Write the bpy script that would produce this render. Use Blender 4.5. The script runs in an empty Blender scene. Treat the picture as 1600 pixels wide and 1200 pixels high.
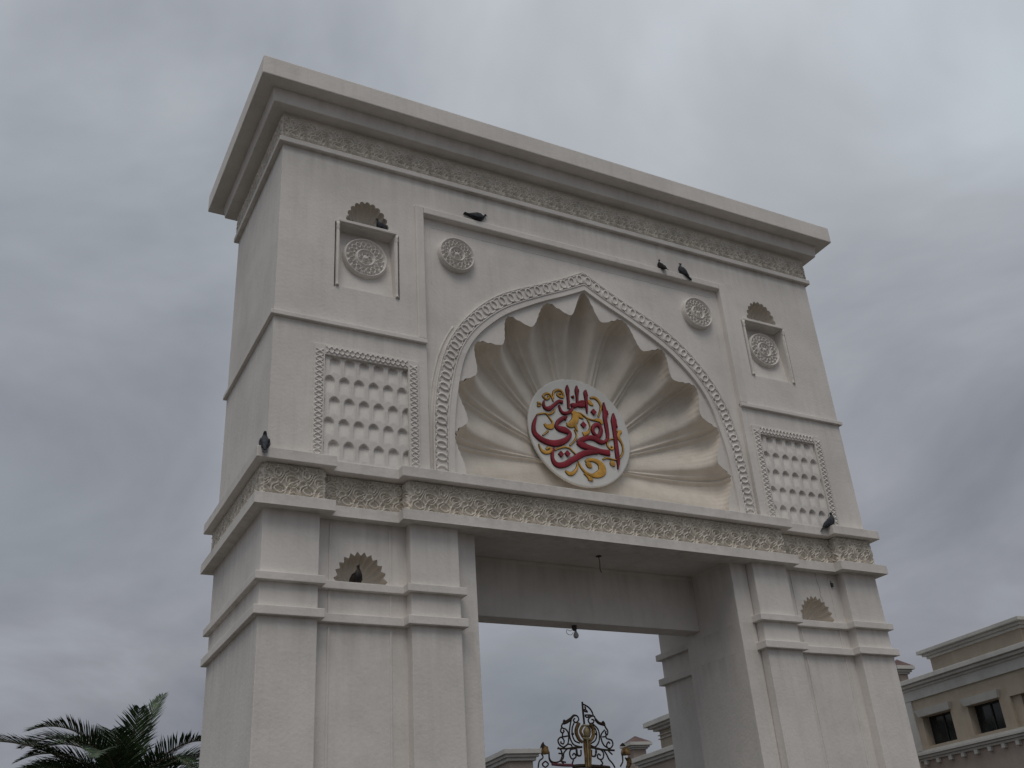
import bpy, math, random
import numpy as np
from mathutils import Vector, Matrix
from mathutils.geometry import tessellate_polygon

S = bpy.context.scene
COL = S.collection
random.seed(7)
R = math.radians

# ------------------------------------------------------------------ camera
cam_d = bpy.data.cameras.new('camera')
cam = bpy.data.objects.new('camera', cam_d)
COL.objects.link(cam)
YAW, PIT, ROL, FPX = 0.51175, 0.48668, -0.07333, 1571.06
_d = Vector((math.sin(YAW)*math.cos(PIT), math.cos(YAW)*math.cos(PIT), math.sin(PIT)))
_r = Vector((math.cos(YAW), -math.sin(YAW), 0)); _u = _r.cross(_d)
_r2 = _r*math.cos(ROL)+_u*math.sin(ROL); _u2 = _u*math.cos(ROL)-_r*math.sin(ROL)
mw = Matrix((_r2, _u2, -_d)).transposed().to_4x4()
mw.translation = Vector((-9.3723, -13.5246, 1.6))
cam.matrix_world = mw
cam_d.sensor_fit = 'HORIZONTAL'; cam_d.sensor_width = 36.0
cam_d.lens = FPX*36.0/1600.0
cam_d.clip_start = 0.1; cam_d.clip_end = 3000
S.camera = cam

# ------------------------------------------------------------------ view and light
S.view_settings.view_transform = 'Standard'
S.view_settings.look = 'None'
S.view_settings.exposure = 0.0
S.view_settings.gamma = 1.0
S.view_settings.use_curve_mapping = False
SUN_EL, SUN_AZ = R(60), R(210)          # azimuth clockwise from +Y: the glow behind the cloud is front-left of the facade
W = bpy.data.worlds.new('World'); S.world = W; W.use_nodes = True
nt = W.node_tree; nt.nodes.clear()
def N(t, **k):
    n = nt.nodes.new(t)
    for a, b in k.items(): setattr(n, a, b)
    return n
def ramp(node, stops):
    cr = node.color_ramp
    while len(cr.elements) > 1: cr.elements.remove(cr.elements[-1])
    cr.elements[0].position = stops[0][0]; cr.elements[0].color = (*stops[0][1], 1)
    for p, c in stops[1:]:
        e = cr.elements.new(p); e.color = (*c, 1)
out = N('ShaderNodeOutputWorld')
sky = N('ShaderNodeTexSky', sky_type='NISHITA', sun_disc=False, sun_elevation=SUN_EL, sun_rotation=SUN_AZ, dust_density=3.0)
bg1 = N('ShaderNodeBackground'); bg1.inputs[1].default_value = 0.06
nt.links.new(sky.outputs[0], bg1.inputs[0])
tc = N('ShaderNodeTexCoord'); sp = N('ShaderNodeSeparateXYZ'); nt.links.new(tc.outputs['Generated'], sp.inputs[0])
mx = N('ShaderNodeMath', operation='MAXIMUM'); nt.links.new(sp.outputs[2], mx.inputs[0]); mx.inputs[1].default_value = 0.0
ad = N('ShaderNodeMath', operation='ADD'); nt.links.new(mx.outputs[0], ad.inputs[0]); ad.inputs[1].default_value = 0.32
dx = N('ShaderNodeMath', operation='DIVIDE'); nt.links.new(sp.outputs[0], dx.inputs[0]); nt.links.new(ad.outputs[0], dx.inputs[1])
dy = N('ShaderNodeMath', operation='DIVIDE'); nt.links.new(sp.outputs[1], dy.inputs[0]); nt.links.new(ad.outputs[0], dy.inputs[1])
cx_ = N('ShaderNodeCombineXYZ'); nt.links.new(dx.outputs[0], cx_.inputs[0]); nt.links.new(dy.outputs[0], cx_.inputs[1]); cx_.inputs[2].default_value = 21.2
n1 = N('ShaderNodeTexNoise'); n1.inputs['Scale'].default_value = 1.9; n1.inputs['Detail'].default_value = 5; n1.inputs['Roughness'].default_value = 0.54; n1.inputs['Distortion'].default_value = 0.35
nt.links.new(cx_.outputs[0], n1.inputs['Vector'])
n2 = N('ShaderNodeTexNoise'); n2.inputs['Scale'].default_value = 0.9; n2.inputs['Detail'].default_value = 2
nt.links.new(cx_.outputs[0], n2.inputs['Vector'])
# cloud brightness (grey shapes) and a faint hue drift
r1 = N('ShaderNodeValToRGB'); ramp(r1, [(0.28, (0.66, 0.68, 0.71)), (0.44, (0.88, 0.895, 0.91)), (0.56, (1.04, 1.045, 1.045)), (0.70, (1.28, 1.31, 1.31))])
nt.links.new(n1.outputs[0], r1.inputs[0])
r2 = N('ShaderNodeValToRGB'); ramp(r2, [(0.36, (0.955, 1.02, 1.005)), (0.5, (0.985, 1.0, 1.015)), (0.64, (0.99, 0.997, 1.0))])
nt.links.new(n2.outputs[0], r2.inputs[0])
# overcast sky: brighter overhead than at the horizon
el = N('ShaderNodeValToRGB'); ramp(el, [(0.0, (0.195, 0.196, 0.216)), (0.12, (0.252, 0.254, 0.280)), (0.35, (0.325, 0.332, 0.364)), (0.62, (0.438, 0.458, 0.488)), (0.85, (0.55, 0.562, 0.59)), (1.0, (0.58, 0.59, 0.62))])
nt.links.new(mx.outputs[0], el.inputs[0])
m1 = N('ShaderNodeMix', data_type='RGBA', blend_type='MULTIPLY'); m1.inputs[0].default_value = 1
nt.links.new(el.outputs[0], m1.inputs[6]); nt.links.new(r1.outputs[0], m1.inputs[7])
m2 = N('ShaderNodeMix', data_type='RGBA', blend_type='MULTIPLY'); m2.inputs[0].default_value = 1
nt.links.new(m1.outputs[2], m2.inputs[6]); nt.links.new(r2.outputs[0], m2.inputs[7])
bg2 = N('ShaderNodeBackground'); bg2.inputs[1].default_value = 1.0
nt.links.new(m2.outputs[2], bg2.inputs[0])
ms = N('ShaderNodeMixShader'); ms.inputs[0].default_value = 0.93
nt.links.new(bg1.outputs[0], ms.inputs[1]); nt.links.new(bg2.outputs[0], ms.inputs[2])
nt.links.new(ms.outputs[0], out.inputs[0])

sd = bpy.data.lights.new('sun', 'SUN'); sd.energy = 0.85; sd.angle = R(30); sd.color = (1.0, 0.95, 0.88)
sun = bpy.data.objects.new('sun', sd); COL.objects.link(sun)
sv = Vector((math.sin(SUN_AZ)*math.cos(SUN_EL), math.cos(SUN_AZ)*math.cos(SUN_EL), math.sin(SUN_EL)))
sun.rotation_euler = sv.to_track_quat('Z', 'Y').to_euler(); sun.location = (-30, -40, 50)

# ------------------------------------------------------------------ materials
def mat(name, col, rough=0.75, var=0.05, scale=1.2, bump=0.0, bscale=40, dirt=None, dirt_amt=0.0, streak=0.0, metal=0.0, fine=0.0, spec=0.3, ledges=None):
    m = bpy.data.materials.new(name); m.use_nodes = True
    t = m.node_tree; b = t.nodes['Principled BSDF']
    b.inputs['Roughness'].default_value = rough; b.inputs['Metallic'].default_value = metal
    b.inputs['Specular IOR Level'].default_value = spec
    L = t.links.new
    g = t.nodes.new('ShaderNodeNewGeometry')
    n = t.nodes.new('ShaderNodeTexNoise'); n.inputs['Scale'].default_value = scale; n.inputs['Detail'].default_value = 6; n.inputs['Roughness'].default_value = 0.6
    L(g.outputs['Position'], n.inputs['Vector'])
    cr = t.nodes.new('ShaderNodeValToRGB')
    a = [max(0, c*(1-var*2.2)) for c in col]; z = [min(1, c*(1+var)) for c in col]
    cr.color_ramp.elements[0].position = 0.33; cr.color_ramp.elements[0].color = (*a, 1)
    cr.color_ramp.elements[1].position = 0.62; cr.color_ramp.elements[1].color = (*z, 1)
    L(n.outputs[0], cr.inputs[0]); last = cr.outputs[0]
    if dirt:
        for kind, amt in (('blot', dirt_amt), ('streak', streak)):
            if amt <= 0: continue
            mp = t.nodes.new('ShaderNodeMapping'); L(g.outputs['Position'], mp.inputs[0])
            mp.inputs['Scale'].default_value = (1, 1, 1) if kind == 'blot' else (7, 7, 0.45)
            nn = t.nodes.new('ShaderNodeTexNoise'); nn.inputs['Scale'].default_value = 2.3 if kind == 'blot' else 1.0
            nn.inputs['Detail'].default_value = 7; nn.inputs['Roughness'].default_value = 0.65
            L(mp.outputs[0], nn.inputs['Vector'])
            rr = t.nodes.new('ShaderNodeMapRange'); rr.inputs[1].default_value = 0.5; rr.inputs[2].default_value = 0.75; rr.inputs[4].default_value = amt
            L(nn.outputs[0], rr.inputs[0])
            mixn = t.nodes.new('ShaderNodeMix'); mixn.data_type = 'RGBA'
            L(rr.outputs[0], mixn.inputs[0]); L(last, mixn.inputs[6]); mixn.inputs[7].default_value = (*dirt, 1)
            last = mixn.outputs[2]
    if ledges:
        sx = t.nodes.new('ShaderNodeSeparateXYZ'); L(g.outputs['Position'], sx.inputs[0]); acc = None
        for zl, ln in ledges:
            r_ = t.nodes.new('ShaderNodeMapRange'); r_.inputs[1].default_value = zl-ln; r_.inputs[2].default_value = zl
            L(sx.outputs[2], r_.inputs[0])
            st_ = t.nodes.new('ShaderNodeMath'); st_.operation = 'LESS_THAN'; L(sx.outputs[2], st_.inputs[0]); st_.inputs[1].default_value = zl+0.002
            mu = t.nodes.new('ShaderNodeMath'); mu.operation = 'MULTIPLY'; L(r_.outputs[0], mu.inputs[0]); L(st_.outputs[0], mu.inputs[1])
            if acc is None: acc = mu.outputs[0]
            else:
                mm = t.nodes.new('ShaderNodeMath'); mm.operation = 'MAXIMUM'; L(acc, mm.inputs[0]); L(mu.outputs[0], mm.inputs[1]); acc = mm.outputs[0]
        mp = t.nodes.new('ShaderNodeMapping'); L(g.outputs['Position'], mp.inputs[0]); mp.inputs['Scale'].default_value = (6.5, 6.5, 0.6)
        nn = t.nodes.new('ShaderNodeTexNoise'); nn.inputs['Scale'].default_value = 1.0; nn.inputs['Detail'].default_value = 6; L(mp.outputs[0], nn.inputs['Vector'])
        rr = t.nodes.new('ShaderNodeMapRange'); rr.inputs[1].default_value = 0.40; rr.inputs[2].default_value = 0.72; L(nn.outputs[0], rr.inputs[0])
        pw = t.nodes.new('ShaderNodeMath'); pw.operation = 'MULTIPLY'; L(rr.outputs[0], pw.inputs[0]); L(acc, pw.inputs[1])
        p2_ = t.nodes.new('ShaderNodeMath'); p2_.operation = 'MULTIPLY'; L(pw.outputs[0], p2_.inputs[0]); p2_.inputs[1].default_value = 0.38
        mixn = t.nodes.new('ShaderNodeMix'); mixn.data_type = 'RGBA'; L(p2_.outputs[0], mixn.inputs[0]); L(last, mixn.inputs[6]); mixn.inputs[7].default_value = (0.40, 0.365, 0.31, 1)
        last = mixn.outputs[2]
    if fine > 0:
        nf = t.nodes.new('ShaderNodeTexNoise'); nf.inputs['Scale'].default_value = 55; nf.inputs['Detail'].default_value = 3
        L(g.outputs['Position'], nf.inputs['Vector'])
        rf = t.nodes.new('ShaderNodeMapRange'); rf.inputs[1].default_value = 0.3; rf.inputs[2].default_value = 0.7
        rf.inputs[3].default_value = 1-fine; rf.inputs[4].default_value = 1+fine; L(nf.outputs[0], rf.inputs[0])
        vm = t.nodes.new('ShaderNodeVectorMath'); vm.operation = 'SCALE'; L(last, vm.inputs[0]); L(rf.outputs[0], vm.inputs['Scale'])
        last = vm.outputs[0]
    L(last, b.inputs['Base Color'])
    if bump > 0:
        nb = t.nodes.new('ShaderNodeTexNoise'); nb.inputs['Scale'].default_value = bscale; nb.inputs['Detail'].default_value = 5
        L(g.outputs['Position'], nb.inputs['Vector'])
        bp = t.nodes.new('ShaderNodeBump'); bp.inputs['Strength'].default_value = bump; bp.inputs['Distance'].default_value = 0.02
        L(nb.outputs[0], bp.inputs['Height']); L(bp.outputs[0], b.inputs['Normal'])
    return m
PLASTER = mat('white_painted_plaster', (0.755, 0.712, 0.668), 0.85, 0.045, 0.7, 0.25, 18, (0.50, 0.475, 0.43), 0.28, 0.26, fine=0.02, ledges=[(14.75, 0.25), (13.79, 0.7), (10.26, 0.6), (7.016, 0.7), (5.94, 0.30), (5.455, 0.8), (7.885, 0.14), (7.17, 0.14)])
SHELLM = mat('dusty_cream_plaster', (0.72, 0.66, 0.58), 0.85, 0.05, 0.9, 0.25, 25, (0.42, 0.36, 0.29), 0.35, 0.15, fine=0.03)
CARVED = mat('carved_stone_cream', (0.735, 0.68, 0.60), 0.85, 0.07, 1.5, 0.3, 60, (0.45, 0.40, 0.32), 0.35, 0.1, fine=0.05)
DISC = mat('pale_painted_disc', (0.72, 0.71, 0.68), 0.6, 0.03, 2, 0.1, 30, (0.5, 0.48, 0.42), 0.15)
REDP = mat('crimson_paint', (0.27, 0.014, 0.028), 0.5, 0.12, 5, 0.2, 60, spec=0.4)
REDD = mat('maroon_edge_shadow', (0.055, 0.012, 0.016), 0.6, 0.1, 5)  # outline shadow of the raised letters, painted into their side faces
GOLDP = mat('ochre_gold_paint', (0.62, 0.33, 0.05), 0.45, 0.18, 6, 0.2, 60, spec=0.5)
GOLDD = mat('ochre_edge_shadow', (0.10, 0.065, 0.025), 0.6, 0.1, 5)  # the same painted outline shade, for the sides of the scrolls
DARK = mat('dark_recess', (0.10, 0.09, 0.08), 0.9, 0.1, 5)
IRONM = mat('dark_wrought_iron', (0.055, 0.037, 0.024), 0.5, 0.2, 8, metal=0.3)
GILTM = mat('weathered_gilt', (0.25, 0.155, 0.06), 0.5, 0.3, 9, metal=0.3)
PALEG = mat('pale_gilt', (0.38, 0.31, 0.18), 0.5, 0.15, 9, metal=0.2)
MAROON = mat('dull_maroon_metal', (0.16, 0.055, 0.07), 0.5, 0.15, 8)
TAN = mat('tan_render', (0.41, 0.35, 0.275), 0.9, 0.06, 0.6, 0.3, 30, (0.26, 0.2, 0.14), 0.3, 0.2, fine=0.04)
PINK = mat('pinkish_render', (0.39, 0.325, 0.28), 0.9, 0.06, 0.6, 0.3, 30, (0.27, 0.2, 0.15), 0.3, 0.2, fine=0.04)
TRIM = mat('light_grey_trim', (0.54, 0.53, 0.50), 0.85, 0.05, 1.1, 0.2, 30, (0.33, 0.31, 0.28), 0.3, 0.2, fine=0.03)
GLASS = mat('dark_window_glass', (0.02, 0.024, 0.024), 0.12, 0.3, 1.5, spec=0.5)
FRAMEM = mat('dark_window_frame', (0.03, 0.03, 0.03), 0.5, 0.1, 2)
TILE = mat('brown_roof_tile', (0.13, 0.085, 0.078), 0.8, 0.15, 3, 0.3, 20)
FEATH = mat('slate_grey_feathers', (0.040, 0.044, 0.052), 0.65, 0.3, 25)
FEATH2 = mat('dark_brown_feathers', (0.030, 0.024, 0.022), 0.65, 0.3, 25)
LEAF = mat('palm_leaf_green', (0.062, 0.098, 0.045), 0.5, 0.35, 3)
LEAF2 = mat('palm_leaf_grey_green', (0.10, 0.125, 0.075), 0.5, 0.3, 3)
RACH = mat('palm_rachis', (0.14, 0.11, 0.07), 0.7, 0.2, 5)
TRUNK = mat('palm_trunk_bark', (0.13, 0.10, 0.075), 0.95, 0.3, 6, 0.6, 20)
GROUNDM = mat('sandy_paving_ground', (0.11, 0.10, 0.088), 0.95, 0.12, 0.3, 0.3, 10, (0.10, 0.09, 0.075), 0.4)
CRACKM = mat('grey_crack_line', (0.20, 0.185, 0.165), 0.9, 0.1, 5)  # plain grey of the hairline crack strip
CABLE = mat('dark_cable', (0.05, 0.045, 0.04), 0.6, 0.1, 5)
BULB = mat('grey_bulb_glass', (0.45, 0.45, 0.45), 0.2, 0.05, 5, spec=0.6)

# ------------------------------------------------------------------ helpers
def link(name, me, parent=None, smooth=False, bevel=0.0):
    o = bpy.data.objects.new(name, me); COL.objects.link(o)
    if parent: o.parent = parent
    if smooth:
        me.polygons.foreach_set('use_smooth', [True]*len(me.polygons))
    if bevel:
        b = o.modifiers.new('bevel', 'BEVEL'); b.width = bevel; b.segments = 2; b.limit_method = 'ANGLE'; b.angle_limit = R(40)
    return o
class MB:
    def __init__(s): s.v = []; s.f = []; s.mi = []; s.m = 0
    def add(s, vs, fs):
        k = len(s.v); s.v += [tuple(a) for a in vs]
        s.f += [tuple(i+k for i in q) for q in fs]; s.mi += [s.m]*len(fs); return s
    def box(s, x0, x1, y0, y1, z0, z1, M=None):
        vs = [(x, y, z) for x in (x0, x1) for y in (y0, y1) for z in (z0, z1)]
        if M: vs = [M @ Vector(v) for v in vs]
        return s.add(vs, [(0,1,3,2),(4,6,7,5),(0,4,5,1),(2,3,7,6),(0,2,6,4),(1,5,7,3)])
    def prism(s, poly, z0, z1, hole=None):      # poly: CCW list of (x,y)
        n = len(poly)
        if hole is None:
            vs = [(x, y, z0) for x, y in poly]+[(x, y, z1) for x, y in poly]
            return s.add(vs, [tuple(range(n-1, -1, -1)), tuple(range(n, 2*n))]+[(i, (i+1) % n, n+(i+1) % n, n+i) for i in range(n)])
        m = len(hole); al = poly+hole
        tr = tessellate_polygon([[Vector((x, y, 0)) for x, y in poly], [Vector((x, y, 0)) for x, y in hole]])
        k = n+m
        vs = [(x, y, z0) for x, y in al]+[(x, y, z1) for x, y in al]
        fs = [tuple(t) for t in tr]+[tuple(i+k for i in t) for t in tr]
        fs += [(i, (i+1) % n, k+(i+1) % n, k+i) for i in range(n)]
        fs += [(n+i, n+(i+1) % m, k+n+(i+1) % m, k+n+i) for i in range(m)]
        return s.add(vs, fs)
    def plate(s, outer, holes, y, side=None, outer_side=None):   # vertical plate facing -y; loops of (x,z); holes get reveals to depth `side`
        loops = [outer]+holes
        fl = [p for l in loops for p in l]
        tr = tessellate_polygon([[Vector((x, z, 0)) for x, z in l] for l in loops])
        fs = []
        for t in tr:
            a, b, c = [fl[i] for i in t]
            cr = (b[0]-a[0])*(c[1]-a[1])-(b[1]-a[1])*(c[0]-a[0])
            fs.append(tuple(t) if cr > 0 else tuple(reversed(t)))
        s.add([(x, y, z) for x, z in fl], fs)
        if side is not None:
            for i, l in enumerate(holes):
                dd = side[i] if isinstance(side, (list, tuple)) else side
                if dd is None: continue
                s.reveal(l, y, dd)
        return s
    def reveal(s, l, y0, y1, closed=True):
        n = len(l)
        s.add([(x, y0, z) for x, z in l]+[(x, y1, z) for x, z in l], [(i, (i+1) % n, n+(i+1) % n, n+i) for i in range(n if closed else n-1)])
        return s
    def tube(s, pts, rad, seg=8, cap=True):
        pts = [Vector(p) for p in pts]; n = len(pts)
        rads = rad if isinstance(rad, (list, tuple)) else [rad]*n
        ref = Vector((0, 0, 1)); vs = []
        for i, p in enumerate(pts):
            t = (pts[min(i+1, n-1)]-pts[max(i-1, 0)])
            if t.length < 1e-9: t = Vector((0, 0, 1))
            t.normalize()
            rf = ref if abs(t.dot(ref)) < 0.95 else Vector((0, 1, 0))
            a = t.cross(rf).normalized(); b = t.cross(a)
            for j in range(seg):
                an = 2*math.pi*j/seg; vs.append(p+(a*math.cos(an)+b*math.sin(an))*rads[i])
        fs = [(i*seg+j, i*seg+(j+1) % seg, (i+1)*seg+(j+1) % seg, (i+1)*seg+j) for i in range(n-1) for j in range(seg)]
        if cap: fs += [tuple(range(seg-1, -1, -1)), tuple((n-1)*seg+j for j in range(seg))]
        return s.add(vs, fs)
    def lathe(s, prof, c=(0, 0, 0), seg=16, M=None):     # prof: (r,z)
        vs = []
        for r_, z in prof:
            for j in range(seg):
                a = 2*math.pi*j/seg; v = Vector((c[0]+r_*math.cos(a), c[1]+r_*math.sin(a), c[2]+z))
                vs.append(M @ v if M else v)
        n = len(prof)
        fs = [(i*seg+j, i*seg+(j+1) % seg, (i+1)*seg+(j+1) % seg, (i+1)*seg+j) for i in range(n-1) for j in range(seg)]
        fs += [tuple(range(seg-1, -1, -1)), tuple((n-1)*seg+j for j in range(seg))]
        return s.add(vs, fs)
    def build(s, name, mats, parent=None, smooth=False, bevel=0.0):
        me = bpy.data.meshes.new(name); me.from_pydata(s.v, [], s.f)
        if not isinstance(mats, (list, tuple)): mats = [mats]
        for m_ in mats: me.materials.append(m_)
        if len(mats) > 1: me.polygons.foreach_set('material_index', s.mi)
        me.update()
        return link(name, me, parent, smooth, bevel)
def tag(o, label=None, cat=None, group=None, kind=None):
    if label: o['label'] = label
    if cat: o['category'] = cat
    if group: o['group'] = group
    if kind: o['kind'] = kind
    return o
def empty(name, loc, label, cat, group=None, rz=0):
    o = bpy.data.objects.new(name, None); COL.objects.link(o); o.location = loc; o.rotation_euler = (0, 0, rz); o.empty_display_size = 0.3
    return tag(o, label, cat, group)
def grid_mesh(name, P, m_, parent=None, smooth=True, closed_u=False):      # P: (nu,nv,3) numpy
    nu, nv, _ = P.shape
    idx = np.arange(nu*nv).reshape(nu, nv)
    if closed_u: idx = np.vstack([idx, idx[:1]])
    q = np.stack([idx[:-1, :-1], idx[1:, :-1], idx[1:, 1:], idx[:-1, 1:]], -1).reshape(-1, 4)
    me = bpy.data.meshes.new(name)
    me.vertices.add(nu*nv); me.vertices.foreach_set('co', P.reshape(-1).astype(np.float32))
    me.loops.add(q.size); me.loops.foreach_set('vertex_index', q.reshape(-1).astype(np.int32))
    me.polygons.add(len(q)); me.polygons.foreach_set('loop_start', np.arange(0, q.size, 4, dtype=np.int32))
    me.materials.append(m_); me.update(calc_edges=True); me.validate()
    return link(name, me, parent, smooth)
def catmull(pts, k=6):
    if len(pts) < 3: return [tuple(p) for p in pts]
    P = [pts[0]]+list(pts)+[pts[-1]]; o = []
    for i in range(1, len(P)-2):
        p0, p1, p2, p3 = P[i-1], P[i], P[i+1], P[i+2]
        for j in range(k):
            t = j/k
            o.append(tuple(0.5*((2*b)+(-a+c)*t+(2*a-5*b+4*c-d)*t*t+(-a+3*b-3*c+d)*t**3) for a, b, c, d in zip(p0, p1, p2, p3)))
    o.append(tuple(pts[-1])); return o

# ------------------------------------------------------------------ ground
g = MB(); g.box(-600, 600, -600, 900, -0.4, 0.0)
tag(g.build('ground', GROUNDM), kind='structure')
g = MB(); g.box(-3.6, 3.6, -40, 40, 0.004, 0.06)
tag(g.build('driveway', mat('grey_block_paving', (0.065, 0.063, 0.06), 0.9, 0.15, 2.0, 0.3, 12)), kind='structure')

# ================================================================== the gateway
A, D = 6.0, 3.109
XO, XI, XJ, XP = 5.16, 3.74, 2.937, 2.566        # pilaster edges, jamb
SR, SJ = 0.192, 0.176                            # recess depth of the middle bay, of the jamb
YJ = 1.75                                        # back edge of the jamb block
ZG0, ZG1, ZE0, ZE1 = 7.016, 7.181, 7.715, 7.893
ZC = 7.09
gate = empty('gateway', (0, 0, 0), 'massive white plastered ceremonial gateway with shell niche, calligraphy disc and overhanging cornice', 'gateway')

def plan(p, s=SR):
    f = [(-A-p, -p), (-XO+p, -p), (-XO+p, s-p), (-XI-p, s-p), (-XI-p, -p), (XI+p, -p), (XI+p, s-p), (XO-p, s-p), (XO-p, -p), (A+p, -p)]
    b = [(x, D-y) for x, y in reversed(f)]
    return f+b
HOLE = [(-5.75, 0.215), (-5.75, D-0.215), (5.75, D-0.215), (5.75, 0.215)]
def pier_plan(p, sgn):
    L_ = [(-A-p, -p), (-XO+p, -p), (-XO+p, SR-p), (-XI-p, SR-p), (-XI-p, -p), (-XJ+p, -p), (-XJ+p, SJ+.01), (-2.7, SJ+.01), (-2.7, YJ-.01), (-XJ+p, YJ-.01), (-XJ+p, D+p), (-XI-p, D+p), (-XI-p, D-SR+p), (-XO+p, D-SR+p), (-XO+p, D+p), (-A-p, D+p)]
    if sgn > 0: L_ = [(-x, y) for x, y in reversed(L_)]
    return L_

# ---- small scalloped shell niches
def scallop_half(cx, z0, w, h, n, bulge, per=6, pointy=False):
    """open outline from right base to left base over the top, n lobes"""
    pts = []
    for i in range(n):
        for j in range(per):
            t = j/per; th = math.pi*(i+t)/n
            b = bulge*((1-abs(2*t-1))**(1.0 if pointy else 0.6) if pointy else math.sin(math.pi*t)**0.6)
            pts.append((cx+(w*(1-bulge)+w*b)*math.cos(th), z0+(h*(1-bulge)+h*b)*math.sin(th)))
    pts.append((cx-w*(1-bulge), z0))
    return pts
def shell_niche(name, outline, cx, z0, y0, depth, m_, parent):
    ns = 12; P = np.zeros((len(outline), ns+1, 3))
    for i, (x, z) in enumerate(outline):
        for j in range(ns+1):
            s_ = math.sin(j/ns*math.pi/2)
            P[i, j] = (cx+(x-cx)*s_, y0+depth*math.cos(j/ns*math.pi/2)**0.8, z0+(z-z0)*s_+0.02*(1-s_))
    o = grid_mesh(name, P, m_, parent, smooth=False)
    return o

# ---- piers
for sg in (-1, 1):
    core = MB()
    nx = 4.46*sg
    hole = scallop_half(nx, 6.062, 0.425, 0.50, 12, 0.13, 6, True)
    x0, x1 = sorted((XO*sg, XI*sg))
    core.plate([(x0-.02, 0), (x1+.02, 0), (x1+.02, ZG0+.1), (x0-.02, ZG0+.1)], [hole], SR, 0.36)
    core.box(x0-.02, x1+.02, D-SR-0.3, D-SR, 0, ZG0+.1)
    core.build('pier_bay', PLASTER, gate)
    # shallow raised panel edges in the bay, broken by the ledges
    for za, zb in ((0.5, 5.40), (5.60, 5.93), (6.075, 6.95)):
        for xe in (4.94, 4.0):
            q = MB(); q.box(xe*sg-0.016, xe*sg+0.016, SR-0.016, SR+0.01, za, zb); q.build('panel_bead', PLASTER, gate, bevel=0.004)
    shell_niche('shell_niche', hole, nx, 6.062, SR, 0.40, SHELLM, gate)
    def bx(name, xa, xb, ya, yb, za=0.0, zb=ZG0+.05, bv=0.012):
        q = MB(); xa, xb = sorted((xa*sg, xb*sg)); q.box(xa, xb, ya, yb, za, zb); return q.build(name, PLASTER, gate, bevel=bv)
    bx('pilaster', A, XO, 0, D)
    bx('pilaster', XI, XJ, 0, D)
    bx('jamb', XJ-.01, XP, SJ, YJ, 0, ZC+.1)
    for za, zb in ((5.94, 6.06), (5.455, 5.585)):
        q = MB(); q.prism(pier_plan(0.082, sg), za, zb); q.build('pier_ledge', PLASTER, gate, bevel=0.01)
# opening ceiling and rear beam
q = MB(); q.box(-XJ, XJ, 0.05, D-0.05, ZC, ZC+0.08); q.build('opening_ceiling', PLASTER, gate)
q = MB(); q.box(-XP, XP, 1.31, 1.72, 6.06, ZC); q.build('rear_beam', PLASTER, gate, bevel=0.012)

# ---- carved bands
def carve(a, z, k):
    """interlaced rings and hooks: ridges of even width along the contours of two woven fields"""
    def ridge(f, c, w, da, dz):
        ga, gz = np.gradient(f, da, dz); d_ = np.abs(f-c)/(np.hypot(ga, gz)+k*0.25)
        return np.clip(1-(d_/w)**2, 0, 1)
    da = a[1, 0]-a[0, 0]; dz = z[0, 1]-z[0, 0]
    sw = 0.5*np.sin(k*0.5*a)*np.sin(k*0.5*z)/k
    aw = a+sw*1.2; zw = z-sw
    f = np.cos(k*aw)+np.cos(k*(0.5*aw+0.866*zw))+np.cos(k*(0.5*aw-0.866*zw))
    h = ridge(f, -0.35, 0.0125, da, dz)
    h = np.maximum(h, ridge(f, 1.55, 0.011, da, dz)*0.9)
    g2 = np.sin(k*0.5*aw+1.2*np.sin(k*0.5*zw))*np.cos(k*0.433*zw-0.9*np.cos(k*0.5*aw))
    h = np.maximum(h, ridge(g2, 0.30, 0.0105, da, dz)*0.8)
    h = np.maximum(h, ridge(g2, -0.42, 0.0105, da, dz)*0.8)
    return h
def frieze(outline, z0, z1, k, amp, step, closed=True, name='carved_frieze'):
    """raised interlace following a plan outline; front and side walls"""
    rows = []
    cum = 0
    zs = np.linspace(z0, z1, int((z1-z0)/step)+1)
    edge = np.minimum(1, np.minimum((zs-z0), (z1-zs))/0.03)
    V = []; F = []; base = 0
    n = len(outline)
    for i in range(n):
        a = np.array(outline[i]); b = np.array(outline[(i+1) % n]); L_ = np.linalg.norm(b-a)
        t = (b-a)/L_; nn = np.array([t[1], -t[0]])
        if nn[1] > 0.5: cum += L_; continue            # rear wall left plain
        st = step if nn[1] < -0.5 or L_ < 1 else step*1.6
        s_ = np.linspace(0, L_, max(2, int(L_/st)+1))
        Sg, Z = np.meshgrid(s_, zs, indexing='ij')
        ef = np.minimum(1, np.minimum(s_, L_-s_)/0.02)
        h = carve(Sg+cum, Z-z0, k)*edge[None, :]*ef[:, None]*amp
        X = a[0]+t[0]*Sg+nn[0]*h; Y = a[1]+t[1]*Sg+nn[1]*h
        P = np.stack([X, Y, Z], -1); nu, nv = P.shape[:2]
        idx = np.arange(nu*nv).reshape(nu, nv)+base
        F.append(np.stack([idx[:-1, :-1], idx[1:, :-1], idx[1:, 1:], idx[:-1, 1:]], -1).reshape(-1, 4)); V.append(P.reshape(-1, 3)); base += nu*nv
        cum += L_
    V = np.concatenate(V); q = np.concatenate(F)
    me = bpy.data.meshes.new(name)
    me.vertices.add(len(V)); me.vertices.foreach_set('co', V.reshape(-1).astype(np.float32))
    me.loops.add(q.size); me.loops.foreach_set('vertex_index', q.reshape(-1).astype(np.int32))
    me.polygons.add(len(q)); me.polygons.foreach_set('loop_start', np.arange(0, q.size, 4, dtype=np.int32))
    me.materials.append(CARVED); me.update(calc_edges=True); me.validate()
    o = link(name, me, gate, True)
    return o
q = MB(); q.prism(plan(0.18), ZG0, ZG1, HOLE); q.build('entablature_ledge', PLASTER, gate, bevel=0.012)
q = MB(); q.prism(plan(0.02), ZG1, ZE0); q.build('entablature_core', CARVED, gate)
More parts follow.
